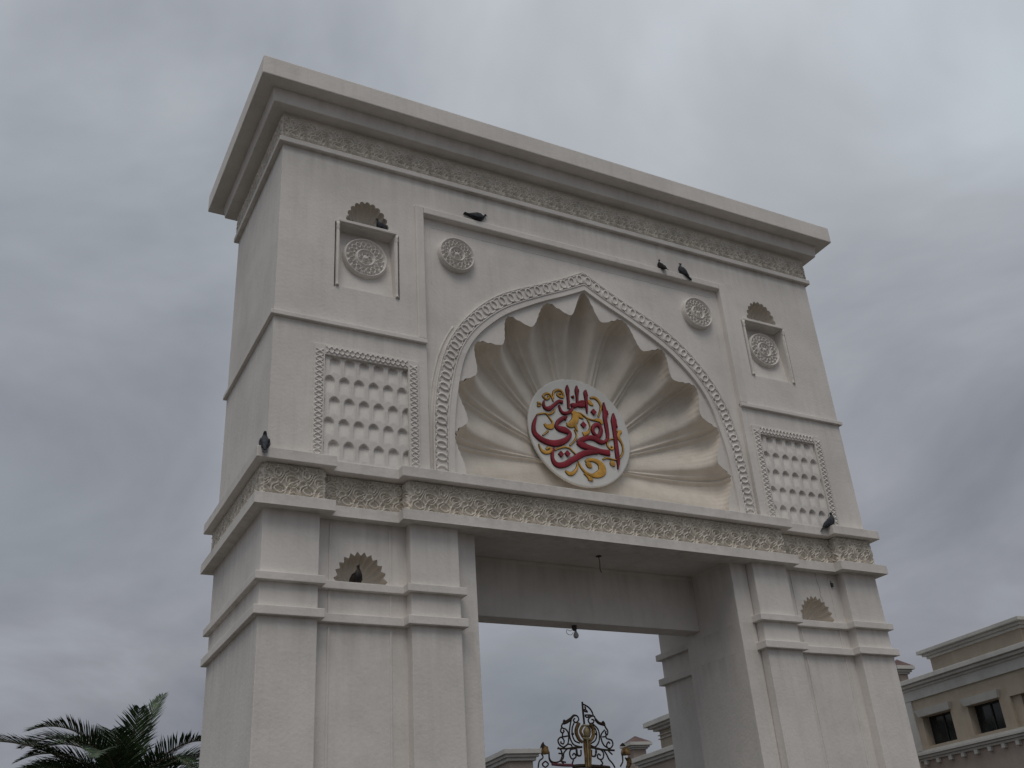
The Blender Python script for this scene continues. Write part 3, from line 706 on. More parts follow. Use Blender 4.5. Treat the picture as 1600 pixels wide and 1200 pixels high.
IRON=[
[(0.02,4.76,0.024),(0.018,4.583,0.026),(0.02,4.397,0.026)],
[(0.028,4.721,0.02),(0.113,4.684,0.02),(0.178,4.626,0.02),(0.21,4.538,0.02),(0.145,4.546,0.02),(0.049,4.544,0.019)],
[(0.053,4.682,0.02),(0.074,4.653,0.02),(0.033,4.612,0.02),(0.103,4.594,0.02),(0.071,4.633,0.02)],
[(0.048,4.534,0.019),(0.08,4.505,0.019),(0.131,4.526,0.02)],
[(-0.384,4.448,0.032),(-0.34,4.429,0.032),(-0.241,4.479,0.032),(-0.177,4.529,0.028),(-0.107,4.521,0.019),(-0.084,4.463,0.019),(-0.142,4.418,0.019),(-0.191,4.451,0.019),(-0.158,4.486,0.019)],
[(-0.389,4.399,0.036),(-0.305,4.43,0.036),(-0.229,4.48,0.028)],
[(-0.401,4.399,0.019),(-0.429,4.351,0.019),(-0.409,4.322,0.019),(-0.353,4.304,0.019),(-0.312,4.247,0.019),(-0.31,4.161,0.019),(-0.343,4.066,0.019),(-0.416,4.027,0.019)],
[(-0.431,4.331,0.019),(-0.454,4.274,0.019),(-0.428,4.245,0.019),(-0.39,4.274,0.019),(-0.406,4.293,0.019)],
[(-0.416,4.245,0.019),(-0.422,4.188,0.019),(-0.329,4.199,0.019)],
[(-0.417,4.018,0.019),(-0.493,4.055,0.019),(-0.52,4.13,0.019),(-0.458,4.178,0.019),(-0.405,4.131,0.019),(-0.422,4.074,0.019),(-0.467,4.088,0.019),(-0.465,4.112,0.019)],
[(-0.417,4.018,0.019),(-0.343,4.066,0.019),(-0.275,4.057,0.019),(-0.257,4.01,0.019)],
[(-0.231,4.46,0.019),(-0.266,4.353,0.019),(-0.29,4.238,0.019),(-0.268,4.123,0.019),(-0.217,4.057,0.019),(-0.115,4.03,0.019)],
[(-0.164,4.432,0.019),(-0.222,4.335,0.019),(-0.234,4.219,0.019),(-0.198,4.124,0.019),(-0.109,4.087,0.019)],
[(-0.225,4.248,0.036),(-0.228,4.219,0.036)],
[(0.229,4.254,0.037),(0.226,4.225,0.037)],
[(0.414,4.394,0.02),(0.356,4.412,0.02),(0.299,4.431,0.02),(0.246,4.489,0.02),(0.226,4.528,0.02),(0.166,4.522,0.02),(0.106,4.467,0.019),(0.129,4.408,0.019),(0.202,4.424,0.019),(0.207,4.469,0.02),(0.172,4.473,0.02)],
[(0.245,4.479,0.033),(0.309,4.417,0.037),(0.414,4.394,0.037),(0.385,4.447,0.031)],
[(0.414,4.394,0.02),(0.443,4.335,0.02),(0.473,4.287,0.02),(0.453,4.228,0.02),(0.421,4.257,0.02),(0.437,4.286,0.02)],
[(0.415,4.306,0.02),(0.333,4.227,0.019),(0.333,4.13,0.019),(0.371,4.053,0.019),(0.438,4.015,0.019)],
[(0.429,4.228,0.02),(0.434,4.169,0.019),(0.527,4.141,0.02),(0.548,4.074,0.019),(0.498,4.015,0.019),(0.438,4.015,0.019),(0.42,4.063,0.019),(0.462,4.112,0.019),(0.489,4.083,0.019)],
[(0.426,4.199,0.019),(0.353,4.193,0.019)],
[(0.187,4.4,0.019),(0.273,4.323,0.019),(0.297,4.226,0.019),(0.271,4.11,0.019),(0.19,4.032,0.019),(0.099,4.06,0.019)],
[(0.162,4.39,0.019),(0.235,4.303,0.019),(0.241,4.206,0.019),(0.196,4.128,0.019),(0.101,4.079,0.019)],
[(-0.544,3.998,0.019),(-0.35,3.999,0.023),(-0.21,4.015,0.027),(-0.069,4.025,0.027)],
[(0.083,4.022,0.028),(0.234,4.004,0.023),(0.351,3.985,0.024),(0.565,3.977,0.024)],
[(-0.177,4.001,0.019),(-0.282,3.986,0.019),(-0.318,3.924,0.019),(-0.297,3.849,0.019),(-0.252,3.84,0.019),(-0.202,3.878,0.019),(-0.231,3.925,0.019),(-0.269,3.892,0.019)],
[(-0.478,3.98,0.019),(-0.462,3.914,0.019),(-0.48,3.849,0.019),(-0.519,3.802,0.018),(-0.6,3.784,0.018),(-0.677,3.802,0.018),(-0.711,3.857,0.018),(-0.71,3.922,0.018)],
[(-0.35,3.999,0.019),(-0.426,3.933,0.019),(-0.445,3.858,0.019),(-0.484,3.802,0.018),(-0.444,3.756,0.018)],
[(-0.178,3.991,0.027),(-0.171,3.897,0.027),(-0.107,3.897,0.019),(-0.097,3.982,0.019)],
[(-0.254,3.821,0.019),(-0.283,3.765,0.019),(-0.264,3.733,0.019)],
[(0.185,3.994,0.019),(0.291,3.985,0.019),(0.343,3.928,0.019),(0.322,3.851,0.019),(0.272,3.832,0.019),(0.216,3.861,0.019),(0.235,3.918,0.019),(0.28,3.894,0.019)],
[(0.114,3.984,0.019),(0.108,3.889,0.019),(0.173,3.889,0.025),(0.201,3.975,0.028)],
[(0.271,3.823,0.019),(0.305,3.766,0.019),(0.26,3.738,0.019)],
[(0.351,3.985,0.019),(0.4,3.909,0.019),(0.438,3.833,0.019),(0.501,3.766,0.019),(0.54,3.7,0.019)],
[(0.444,3.967,0.019),(0.514,3.91,0.019)],
[(-0.478,3.98,0.019),(-0.531,4.017,0.019)],
[(-0.529,3.923,0.019),(-0.473,3.919,0.019)],
[(-0.507,3.802,0.018),(-0.407,3.784,0.019)],
[(-0.856,3.922,0.018),(-0.828,3.857,0.018),(-0.9,3.801,0.018),(-0.931,3.701,0.018)],
[(-0.708,3.95,0.018),(-0.709,3.82,0.018),(-0.647,3.756,0.018)],
[(-0.789,3.802,0.018),(-0.737,3.756,0.018),(-0.797,3.71,0.018),(-0.849,3.756,0.018),(-0.789,3.802,0.018)],
[(0.716,3.93,0.019),(0.71,3.805,0.019),(0.65,3.719,0.019)],
[(0.767,3.863,0.019),(0.805,3.786,0.019),(0.768,3.7,0.019)],
[(-0.67,3.756,0.035),(-0.491,3.742,0.035),(-0.275,3.737,0.035)],
[(-0.277,3.719,0.045),(-0.114,3.728,0.046),(0.047,3.723,0.046),(0.292,3.709,0.046),(0.432,3.695,0.047)]]
GILT=[
[(-0.097,4.404,0.047),(-0.153,4.316,0.047),(-0.162,4.239,0.047),(-0.126,4.144,0.042),(-0.061,4.097,0.036)],
[(-0.031,4.357,0.036),(-0.081,4.279,0.036),(-0.055,4.202,0.036),(-0.024,4.164,0.032)],
[(0.114,4.389,0.047),(0.166,4.321,0.047),(0.166,4.224,0.047),(0.121,4.147,0.043),(0.045,4.103,0.036)],
[(0.062,4.349,0.037),(0.102,4.282,0.036),(0.067,4.185,0.032)],
[(-0.014,4.145,0.038),(-0.019,4.002,0.042),(-0.018,3.86,0.042),(-0.031,3.7,0.042)],
[(0.074,4.146,0.038),(0.063,4.002,0.042),(0.058,3.86,0.042),(0.033,3.7,0.042)],
[(-0.774,4.024,0.062),(-0.785,3.968,0.092),(-0.784,3.908,0.092)],
[(0.766,4.027,0.065),(0.78,3.959,0.119),(0.784,3.901,0.119)],
[(0.815,3.863,0.054),(0.829,3.786,0.065),(0.792,3.7,0.043)]]
PALE=[
[(0.025,4.339,0.032),(0.019,4.28,0.08),(0.016,4.203,0.064),(0.016,4.155,0.032),(0.01,4.002,0.023),(-0.008,3.7,0.023)],
[(-0.048,4.366,0.026),(0.069,4.357,0.026)],
[(-0.066,4.159,0.028),(0.079,4.141,0.028)]]
SPEAR=[
[(-0.801,4.099,0.008),(-0.811,4.052,0.051),(-0.803,4.015,0.087)],
[(0.751,4.1,0.011),(0.745,4.056,0.076)]]
def ribbon(pts, y_back, th, name, m_top, m_side, seg=6, parent=None, c=(0, 0)):
    p = catmull(pts, seg)
    V_ = []; n = len(p)
    for i in range(n):
        a = p[max(0, i-1)]; b = p[min(n-1, i+1)]; t = Vector((b[0]-a[0], b[1]-a[1]))
        t = t.normalized() if t.length > 1e-9 else Vector((1, 0)); nn = Vector((-t.y, t.x)); w = max(p[i][2]*(1.22 if name == 'gilt_scroll' else 1.05), 0.010)/2
        x, z = p[i][0]+c[0], p[i][1]+c[1]
        for off, y in ((-1.0-0.010/w, y_back), (-1.0, y_back-th*.75), (-0.72, y_back-th), (0, y_back-th*1.12), (0.72, y_back-th), (1.0, y_back-th*.75), (1.0+0.010/w, y_back)):
            V_.append((x+nn.x*w*off, y, z+nn.y*w*off))
    q = MB(); F0 = []; 
    for i in range(n-1):
        for j in range(6):
            F0.append((i*7+j, i*7+j+1, (i+1)*7+j+1, (i+1)*7+j))
    q.add(V_, F0+[tuple(range(7)), tuple((n-1)*7+j for j in range(6, -1, -1))])
    q.mi = [1 if (k % 6) in (0, 5) else 0 for k in range(len(F0))]+[1, 1]  # sloped sides and ends take the painted shadow colour
    return q.build(name, [m_top, m_side], parent)
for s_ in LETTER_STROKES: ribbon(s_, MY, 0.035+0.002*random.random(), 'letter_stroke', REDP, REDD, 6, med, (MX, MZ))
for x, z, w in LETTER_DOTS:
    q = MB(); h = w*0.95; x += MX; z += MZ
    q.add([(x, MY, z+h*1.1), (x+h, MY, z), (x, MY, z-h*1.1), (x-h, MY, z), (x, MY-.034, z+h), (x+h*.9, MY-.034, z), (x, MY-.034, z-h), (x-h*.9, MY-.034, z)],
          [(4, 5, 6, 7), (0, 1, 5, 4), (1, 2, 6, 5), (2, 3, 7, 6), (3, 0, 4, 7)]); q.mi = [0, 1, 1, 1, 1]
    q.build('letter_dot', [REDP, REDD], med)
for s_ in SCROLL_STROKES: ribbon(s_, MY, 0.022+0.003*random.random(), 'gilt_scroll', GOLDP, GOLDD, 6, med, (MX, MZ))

# ---- cracks in the right pier
for pts in ([(4.62, 7.17), (4.63, 6.9), (4.66, 6.7), (4.64, 6.58), (4.68, 6.50), (4.66, 6.44)],):
    q = MB(); fine = catmull(pts, 4); rr_ = random.Random(3)
    L1 = [(x+rr_.uniform(-.006, .006), SR-0.002, z) for x, z in fine]; n = len(L1)
    q.add(L1+[(x+rr_.uniform(.005, .011), SR-0.002, z) for x, _, z in L1], [(i, n+i, n+i+1, i+1) for i in range(n-1)])
    q.build('hairline_crack', CRACKM, gate)
# ---- hook, lamp, bracket
q = MB(); q.lathe([(0.001, 0), (0.05, 0.0), (0.05, 0.012), (0.001, 0.014)], (0, 0, -0.014), 12); q.tube([(0, 0, 0), (0.01, 0, -0.12), (0.0, 0, -0.24), (0.02, 0, -0.30)], 0.008, 6)
o = q.build('ceiling_hook', CABLE); o.location = (0.10, 0.70, ZC)
tag(o, 'thin bare wire hanging from a ceiling rose under the gateway slab', 'wire')
lamp = empty('hanging_bulb', (-0.04, 1.50, 6.06), 'bare bulb in a dark socket with loose wires under the gateway beam', 'light bulb')
q = MB(); q.lathe([(0.001, 0), (0.045, 0), (0.045, -0.06), (0.03, -0.09), (0.001, -0.09)], (0, 0, -0.001), 12); q.build('socket', CABLE, lamp, smooth=False)
q = MB(); q.lathe([(0.018, -0.08), (0.022, -0.11), (0.045, -0.15), (0.05, -0.18), (0.035, -0.215), (0.001, -0.23)], (0.02, 0, 0), 14); q.build('bulb', BULB, lamp, smooth=True)
q = MB(); q.tube(catmull([(-0.02, 0, -.03), (-0.08, 0, -.10), (-0.15, 0.01, -.08), (-.16, 0, -.15), (-.08, 0, -.17), (-.03, 0, -.12)], 5), 0.005, 5); q.build('loose_wire', PALEG, lamp)
q = MB(); q.box(-0.028, 0.028, -0.04, 0, -0.035, 0.035); q.tube([(0, -0.02, 0.035), (0, -0.015, 0.07), (0.0, 0.0, 0.085)], 0.006, 5)
o = q.build('wall_bracket', CABLE, bevel=0.01); o.location = (4.98, SR, 6.80)
tag(o, 'small dark fixture high on the right pier beside the outer pilaster', 'bracket')

# ================================================================== pigeons
def pigeon(loc, head, pitch=0, s_=1.0, m_=FEATH, label='', tail_up=0.0, hd=0.0):
    """body along +x (head), origin at the feet"""
    root = empty('pigeon', loc, label, 'pigeon', 'pigeons perched on the gateway', rz=head)
    root.scale = (s_, s_, s_)
    M = Matrix.Translation((0, 0, 0.070)) @ Matrix.Rotation(-pitch, 4, 'Y')
    secs = [(-0.20, 0.0, 0.010, 0.020), (-0.15, 0.0, 0.018, 0.028), (-0.10, 0.003, 0.035, 0.040), (-0.05, 0.004, 0.054, 0.060), (0.0, 0.004, 0.066, 0.070), (0.05, 0.008, 0.064, 0.064), (0.085, 0.022, 0.052, 0.050), (0.108, 0.042, 0.038, 0.036), (0.120, 0.065, 0.030, 0.028), (0.125, 0.095, 0.026, 0.024), (0.14, 0.100, 0.022, 0.021), (0.155, 0.098, 0.010, 0.010), (0.162, 0.096, 0.006, 0.004)]
    vs = []; seg = 12
    for x, z, rz_, ry in secs:
        for j in range(seg):
            a = 2*math.pi*j/seg; vs.append(M @ Vector((x, ry*math.cos(a), z+rz_*math.sin(a))))
    n = len(secs)
    q = MB(); q.add(vs, [(i*seg+j, i*seg+(j+1) % seg, (i+1)*seg+(j+1) % seg, (i+1)*seg+j) for i in range(n-1) for j in range(seg)]+[tuple(range(seg-1, -1, -1)), tuple((n-1)*seg+j for j in range(seg))])
    q.build('body', m_, root, smooth=True)
    q = MB(); q.add([M @ Vector(v) for v in [(-0.12, -0.028, 0.008), (-0.12, 0.028, 0.008), (-0.25, 0.038, -0.006+tail_up), (-0.25, -0.038, -0.006+tail_up), (-0.12, -0.028, -0.004), (-0.12, 0.028, -0.004), (-0.25, 0.038, -0.012+tail_up), (-0.25, -0.038, -0.012+tail_up)]],
                    [(0, 1, 2, 3), (7, 6, 5, 4), (0, 3, 7, 4), (1, 5, 6, 2), (2, 6, 7, 3), (0, 4, 5, 1)]); q.build('tail', m_, root)
    for sg in (-1, 1):
        pts = []; 
        for x, z, w, y in [(0.07, 0.02, 0.02, 0.050), (0.03, 0.012, 0.045, 0.064), (-0.04, 0.008, 0.045, 0.064), (-0.10, 0.006, 0.030, 0.046), (-0.17, 0.006, 0.010, 0.024)]:
            pts += [M @ Vector((x, sg*y, z+w)), M @ Vector((x, sg*(y+0.012), z)), M @ Vector((x, sg*(y+0.002), z-w))]
        q = MB(); q.add(pts, [(3*i+j, 3*i+j+1, 3*i+j+4, 3*i+j+3) for i in range(4) for j in (0, 1)]); q.build('wing', m_, root, smooth=True)
        q = MB(); q.tube([(0.0, sg*0.022, 0.05), (0.004, sg*0.022, 0.0)], 0.006, 5); q.tube([(-0.02, sg*0.022, 0.004), (0.035, sg*0.026, 0.004)], 0.004, 4); q.build('foot', MAROON, root)
    q = MB(); q.lathe([(0.006, 0), (0.004, 0.012), (0.001, 0.024)], (0, 0, 0), 6, M @ Matrix.Translation((0.158, 0, 0.096)) @ Matrix.Rotation(R(100), 4, 'Y')); q.build('beak', CABLE, root)
    return root
FT = 13.17
pigeon((-2.27, -0.03, FT), 0.0, R(-4), 1.15, FEATH, 'dark pigeon seen side-on, standing on the panel frame above the left rosette', 0.012)
pigeon((1.93, -0.02, FT), R(100), R(45), 1.0, FEATH2, 'brown pigeon on the panel frame, left one of the pair near its right end')
pigeon((2.47, -0.02, FT), R(150), R(52), 1.12, FEATH, 'larger dark pigeon on the panel frame, right one of the pair near its right end')
pigeon((5.03, -0.08, ZE1), R(-12), R(34), 1.2, FEATH, 'dark pigeon leaning on the ledge below the right lattice panel', 0.0)
pigeon((-6.06, -0.10, ZE1), R(80), R(50), 1.1, FEATH, 'upright pigeon at the left corner of the wide carved entablature')
pigeon((-4.52, SR+0.02, 6.06), R(-70), R(42), 1.12, FEATH2, 'brown pigeon sitting inside the lower left shell niche')
pigeon((-4.16, 0.06, 12.46), R(200), R(20), 1.0, FEATH, 'pigeon tucked into the right end of the upper left shell niche')
pigeon((-4.74, 0.12, 12.46), R(20), R(10), 0.7, FEATH2, 'small dark pigeon low in the left end of the upper left shell niche')

# ================================================================== iron gate in the opening
ig = empty('iron_gate', (0, 1.52, 0), 'dark wrought iron gate with tall gilt scrolled crest under the arch', 'gate')
GX0 = -0.028
def iron_run(L_, name, m_, ydep=0.0, seg=5):
    for s_ in L_:
        p = catmull(s_, 6)
        q = MB(); q.tube([(x+GX0, ydep, z) for x, z, w in p], [max(w/2*1.45, 0.008) for x, z, w in p], seg); q.build(name, m_, ig, smooth=True)
iron_run(IRON[:-2], 'scroll_bar', IRONM)
iron_run(IRON[-2:-1], 'scroll_bar', MAROON, 0.0)
iron_run(IRON[-1:], 'top_rail', IRONM, 0.0)
iron_run(GILT, 'gilt_leaf', GILTM, -0.02)
iron_run(PALE, 'gilt_stem', PALEG, -0.05)
iron_run(SPEAR, 'spear_finial', IRONM, 0.0)
for x in np.arange(-2.5, 2.51, 0.14):
    q = MB(); zt = 3.40-0.12*abs(x)**1.3*0.4
    q.tube([(x, 0, 0.12), (x, 0, zt)], 0.011, 6); q.build('gate_bar', IRONM, ig)
for z in (0.12, 1.1, 2.9):
    q = MB(); q.box(-2.55, 2.55, -0.02, 0.02, z-.025, z+.025); q.build('gate_rail', IRONM, ig)
for x in (-0.80+GX0, 0.75+GX0, -2.53, 2.53):
    q = MB(); q.box(x-.035, x+.035, -.035, .035, 0.0, 3.45); q.build('gate_stile', IRONM, ig)

# ================================================================== date palm on the left
pc = Vector((-5.50, 14.17, 4.90))
palm = empty('date_palm', (pc.x, pc.y, 0), 'date palm with arching grey-green fronds left of the gateway', 'palm tree')
q = MB()
prof = []
for i in range(40):
    z = 4.6*i/39; prof.append((0.24+0.05*((i % 2)*1.0)+0.05*math.exp(-z*2), z))
q.lathe([(0.001, 0)]+prof+[(0.001, 4.65)], (0, 0, 0), 14); q.build('trunk', TRUNK, palm)
def frond(direction, length, rise, droop, seed, mt, roll=0.0):
    """direction: unit horizontal vector; rachis leaves the crown at angle `rise` and droops"""
    rnd = random.Random(seed)
    h = Vector((direction[0], direction[1], 0)).normalized(); n = 26
    pts = []; p = Vector((0, 0, 4.65))+h*0.1; vee0 = rnd.uniform(0.15, 0.4)
    side_drift = rnd.uniform(-0.25, 0.25); hs = Vector((-h.y, h.x, 0))
    tang = []
    for i in range(n+1):
        pts.append(p.copy()); f = i/n
        a = rise-(rise+droop)*f**1.4
        t = (h*math.cos(a)+Vector((0, 0, 1))*math.sin(a)+hs*side_drift*f*0.6).normalized(); tang.append(t)
        p = p+t*length/n
    q = MB(); q.m = 1
    q.tube(pts, [0.028*(1-i/n)**0.8+0.004 for i in range(n+1)], 5)
    q.m = 0
    NL = int(78*length/3)
    for k in range(NL):
        f = 0.13+0.87*(k+rnd.random()*.5)/NL; i = min(n-1, int(f*n)); u_ = f*n-i
        b = pts[i].lerp(pts[i+1], u_); t = tang[i]
        sd = t.cross(Vector((0, 0, 1))); sd = sd.normalized() if sd.length > 1e-3 else hs
        up = sd.cross(t).normalized()
        ll = 0.74*(math.sin(math.pi*min(1, f*0.86+0.12))**0.6)*rnd.uniform(.85, 1.12)
        for sg in (-1, 1):
            vee = vee0+rnd.uniform(-.09, .09)+roll
            fw = rnd.uniform(0.45, 0.75)+0.6*f
            dl = (t*fw+sd*sg*math.cos(vee)+up*math.sin(vee)).normalized()
            w = 0.017*rnd.uniform(.8, 1.2); wv = dl.cross(up*math.cos(vee)-sd*sg*math.sin(vee)).normalized()*w
            m_ = b+dl*ll*0.55; e = b+dl*ll+Vector((0, 0, -0.06*ll*rnd.random()*2))
            q.add([b-wv*.5, b+wv*.5, m_+wv, e, m_-wv, m_+Vector((0, 0, .004))], [(0, 1, 2, 5), (0, 5, 4), (5, 2, 3), (4, 5, 3)])
    return q.build('frond', [mt, RACH], palm)
# fronds whose directions can be read off, then the rest of the crown
cam_r = Vector((0.87, -0.49, 0)); cam_f = Vector((0.49, 0.87, 0))
def dirv(a, b): v = cam_r*a+cam_f*b; return (v.x, v.y)
frond(dirv(-1, -0.15), 4.4, R(44), R(14), 1, LEAF2, 0.1)
frond(dirv(-1, 0.35), 3.9, R(62), R(26), 2, LEAF)
frond(dirv(-0.8, -0.9), 3.3, R(72), R(30), 3, LEAF2, 0.1)
frond(dirv(-0.75, 0.7), 3.2, R(82), R(20), 31, LEAF, 0.1)
frond(dirv(0.25, 0.9), 2.9, R(86), R(-52), 4, LEAF, -0.1)
frond(dirv(0.3, -0.6), 2.3, R(80), R(-45), 14, LEAF, -0.1)
frond(dirv(0.8, 0.5), 2.2, R(44), R(-14), 5, LEAF)
frond(dirv(0.1, -1), 2.6, R(66), R(12), 6, LEAF)
frond(dirv(-0.6, 0.8), 2.9, R(60), R(10), 7, LEAF)
frond(dirv(-1, -0.5), 2.9, R(58), R(35), 8, LEAF)
frond(dirv(-0.9, -0.3), 2.9, R(74), R(38), 41, LEAF2, 0.1)
frond(dirv(-1, 0.6), 3.0, R(50), R(28), 42, LEAF)
frond(dirv(-0.5, -0.9), 2.6, R(70), R(25), 43, LEAF)
frond(dirv(-0.9, 0.2), 3.2, R(56), R(44), 44, LEAF)
frond(dirv(0.6, 0.9), 2.3, R(52), R(5), 9, LEAF)
rg = random.Random(5)
for i in range(44):
    a = i*2.399+0.3; el_ = R(rg.uniform(-12, 56))
    frond((math.cos(a), math.sin(a)), rg.uniform(2.6, 3.5), el_, R(rg.uniform(30, 65)), 20+i, LEAF if i % 3 else LEAF2)

# ================================================================== campus buildings
E1 = Vector((-0.12463, -0.99220, 0)); E2 = Vector((0.99220, -0.12463, 0))     # along the facade towards the camera; away from the driveway
def BM(P0):      # frame: local x = along facade towards the camera, y = into the building, z up
    m = Matrix((E1, E2, Vector((0, 0, 1)))).transposed().to_4x4(); m.translation = Vector((P0[0], P0[1], 0)); return m
def part(root, M, name, boxes, m_, bevel=0.0):
    q = MB()
    for b in boxes: q.box(*b, M=M)
    o = q.build(name, m_, None, bevel=bevel)
    o.parent = root; o.matrix_parent_inverse = Matrix.Translation(-Vector(root.location)); return o
P0 = (20.682, 12.871)
M = BM(P0)
cb = empty('campus_building', (P0[0], P0[1], 0), 'tan two-storey building with moulded cornices and deep square windows right of the gateway', 'building')
Lb, Db = 16.0, 12.0
# facade plate with window openings, in local coordinates
def facade(root, M, x0, x1, z0, z1, wins, name, m_, reveal=0.32):
    q = MB(); q.plate([(x0, z0), (x1, z0), (x1, z1), (x0, z1)], [[(a, c), (b, c), (b, d), (a, d)] for a, b, c, d in wins], 0.0, reveal)
    q.v = [tuple(M @ Vector(v)) for v in q.v]
    o = q.build(name, m_, None); o.parent = root; o.matrix_parent_inverse = Matrix.Translation(-Vector(root.location)); return o
wins = [(0.60, 2.0, 5.90, 6.87), (2.81, 4.20, 5.90, 6.82), (4.66, 6.60, 5.83, 6.77), (7.3, 8.7, 5.9, 6.82), (9.5, 10.9, 5.9, 6.82), (11.7, 13.1, 5.9, 6.82)]
low = [(a, b, 2.2, 3.9) for a, b, c, d in wins]
facade(cb, M, 0, Lb, 5.5, 7.95, wins, 'upper_wall', TAN)
facade(cb, M, 0, Lb, 0.0, 5.5, low, 'lower_wall', PINK)
part(cb, M, 'end_wall', [(-0.001, 0.2, 0.01, Db, 0, 7.95), (Lb-.2, Lb, 0.01, Db, 0, 7.95), (0.2, Lb-.2, Db-.2, Db, 0, 7.95)], TAN)
part(cb, M, 'roof_slab', [(0.2, Lb-.2, 0.2, Db-.2, 7.75, 7.95)], TAN)
for i, (a, b, c, d) in enumerate(wins+low):
    fr = part(cb, M, 'window', [(a, b, 0.30, 0.34, c, c+.05), (a, b, 0.30, 0.34, d-.05, d), (a, a+.05, 0.30, 0.34, c+.05, d-.05), (b-.05, b, 0.30, 0.34, c+.05, d-.05), ((a+b)/2-.025, (a+b)/2+.025, 0.29, 0.34, c+.05, d-.05)], FRAMEM)
    for k in (0, 1):
        xa = a+.05 if k == 0 else (a+b)/2+.025; xb_ = (a+b)/2-.025 if k == 0 else b-.05
        p_ = part(fr, M, 'pane', [(xa, xb_, 0.315+.012*k, 0.325+.012*k, c+.05, d-.05)], GLASS)
        p_.matrix_parent_inverse = Matrix.Identity(4); p_.location = (0, 0, 0)
for i, (a, b, c, d) in enumerate(wins[:2]+wins[3:]):     # keystone-like hood over each upper window
    q = MB(); z0_, z1_ = d+.002, d+.235
    q.add([M @ Vector(v) for v in [(a-.06, -.10, z0_), (b+.06, -.10, z0_), (b+.16, -.16, z1_), (a-.16, -.16, z1_), (a-.06, .02, z0_), (b+.06, .02, z0_), (b+.16, .02, z1_), (a-.16, .02, z1_)]],
          [(0, 1, 2, 3), (4, 7, 6, 5), (0, 4, 5, 1), (3, 2, 6, 7), (0, 3, 7, 4), (1, 5, 6, 2)])
    o = q.build('window_hood', TRIM, None); o.parent = cb; o.matrix_parent_inverse = Matrix.Translation(-Vector(cb.location))
part(cb, M, 'recess_mullion', [(4.66, 5.02, .10, .31, 5.832, 6.768)], TAN)
part(cb, M, 'frieze_band', [(-.04, Lb, -.06, 0.01, 7.47, 7.80), (-.04, -0.003, .01, 4, 7.47, 7.80)], TRIM)
part(cb, M, 'cornice', [(-.10, Lb, -.12, .02, 7.80, 7.88), (-.22, Lb, -.24, .02, 7.885, 7.98), (-.30, Lb, -.34, .3, 7.985, 8.14), (-.22, 0.0, .02, Db, 7.82, 7.98), (-.30, .0, .3, Db, 7.985, 8.14)], TRIM, 0.015)
part(cb, M, 'sill_cornice', [(-.20, Lb, -.24, 0, 5.62, 5.71), (-.14, Lb, -.17, 0, 5.54, 5.615), (-.07, Lb, -.09, 0, 5.46, 5.535), (-.03, Lb, -.04, -0.003, 5.72, 5.80)], TRIM, 0.01)
for k in range(26):
    x = 0.38+0.598*k
    part(cb, M, 'dentil', [(x-.07, x+.07, -.13, -.003, 5.32, 5.455)], TRIM, 0.01)
part(cb, M, 'corner_pilaster', [(-.05, .28, -.05, -.003, 5.8, 7.46)], TRIM)
part(cb, M, 'attic_block', [(1.42, 5.62, 0.25, 5.0, 8.145, 8.72)], TAN)
part(cb, M, 'attic_block_wing', [(5.63, 12.5, 2.3, 6.0, 8.145, 8.81)], TAN)
part(cb, M, 'attic_cornice', [(1.34, 5.70, .17, 5.1, 8.71, 8.80), (1.24, 5.80, .07, 5.2, 8.805, 8.89), (1.12, 5.92, -.05, 5.3, 8.895, 9.02), (5.93, 12.6, 2.1, 6.1, 8.80, 8.98)], TRIM, 0.015)
part(cb, M, 'roof_tile_skirt', [(5.64, 6.3, 0.55, 2.2, 8.15, 8.60)], TILE)

def simple_block(name, P, ext, z1, label, trims, m_, over=0.25, cat='building'):
    M_ = BM(P); root = empty(name, (P[0], P[1], 0), label, cat)
    x0, x1, y0, y1 = ext
    part(root, M_, 'wall', [(x0, x1, y0, y1, 0, z1)], m_)
    for i, (za, zb_, ov) in enumerate(trims):
        part(root, M_, 'cornice', [(x0-ov, x1+ov, y0-ov, y1+ov, za, zb_)], TRIM, 0.012)
    return root, M_
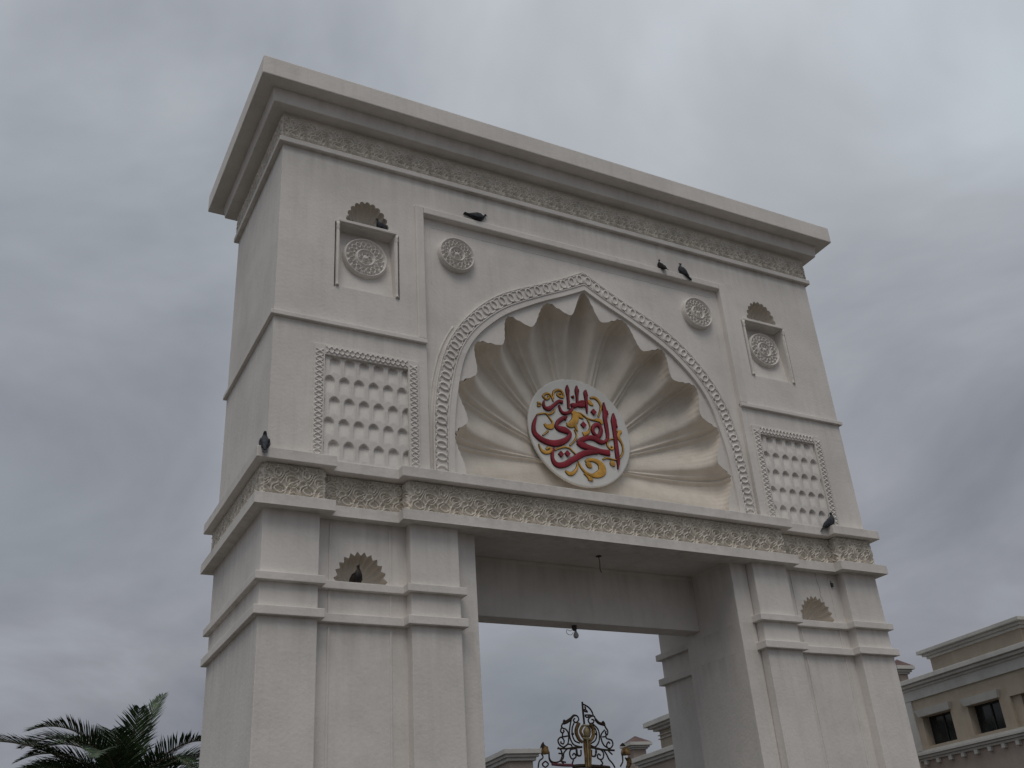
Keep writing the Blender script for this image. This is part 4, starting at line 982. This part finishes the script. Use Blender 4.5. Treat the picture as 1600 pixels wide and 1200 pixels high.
# seen through the opening: low wing on the left
simple_block('wing_building', (11.6, 26.4), (-8.0, 0, 0, 1.05), 7.45, 'pale low wing with stepped cornice seen at the left inside the opening', [(7.70, 7.90, .32), (7.58, 7.695, .22), (7.44, 7.575, .12), (7.05, 7.12, .04)], PINK)
# long wing on the right of the opening
simple_block('long_wing', (16.3, 23.55), (0, 9.0, 0, 6.0), 6.80, 'pale wing with a moulded parapet behind the right pier opening', [(6.98, 7.16, .30), (6.86, 6.975, .20), (6.75, 6.855, .10), (6.3, 6.36, .04)], PINK)
# taller block behind it
simple_block('tower_block', (19.95, 27.0), (0, 7.0, 0, 5.0), 8.98, 'taller tan block with thick grey cornice above the long wing', [(9.10, 9.32, .55), (9.0, 9.095, .40), (8.88, 8.995, .22), (8.66, 8.70, .08), (8.50, 8.54, .08)], TAN)
def turret(P, zc, w, label):
    M_ = BM(P); root = empty('turret', (P[0], P[1], 0), label, 'turret', 'turrets with pyramid roofs')
    part(root, M_, 'shaft', [(-w, w, -w, w, 0, zc-.34)], PINK)
    part(root, M_, 'capital', [(-w-.08, w+.08, -w-.08, w+.08, zc-.335, zc-.26), (-w-.16, w+.16, -w-.16, w+.16, zc-.255, zc-.16), (-w-.27, w+.27, -w-.27, w+.27, zc-.155, zc)], TRIM, 0.01)
    q = MB(); e = w+.25
    q.add([M_ @ Vector(v) for v in [(-e, -e, zc+.002), (e, -e, zc+.002), (e, e, zc+.002), (-e, e, zc+.002), (0, 0, zc+.38)]], [(3, 2, 1, 0), (0, 1, 4), (1, 2, 4), (2, 3, 4), (3, 0, 4)])
    o = q.build('pyramid_roof', TILE, None); o.parent = root; o.matrix_parent_inverse = Matrix.Translation(-Vector(root.location))
turret((21.9, 31.9), 9.12, 0.36, 'small square turret with tiled pyramid roof right of the gate crest')
turret((28.05, 19.3), 10.45, 0.22, 'turret cap just peeping out at the outer edge of the right pier')

# ------------------------------------------------------------------ render
S.render.engine = 'CYCLES'
S.cycles.max_bounces = 6
S.cycles.diffuse_bounces = 4
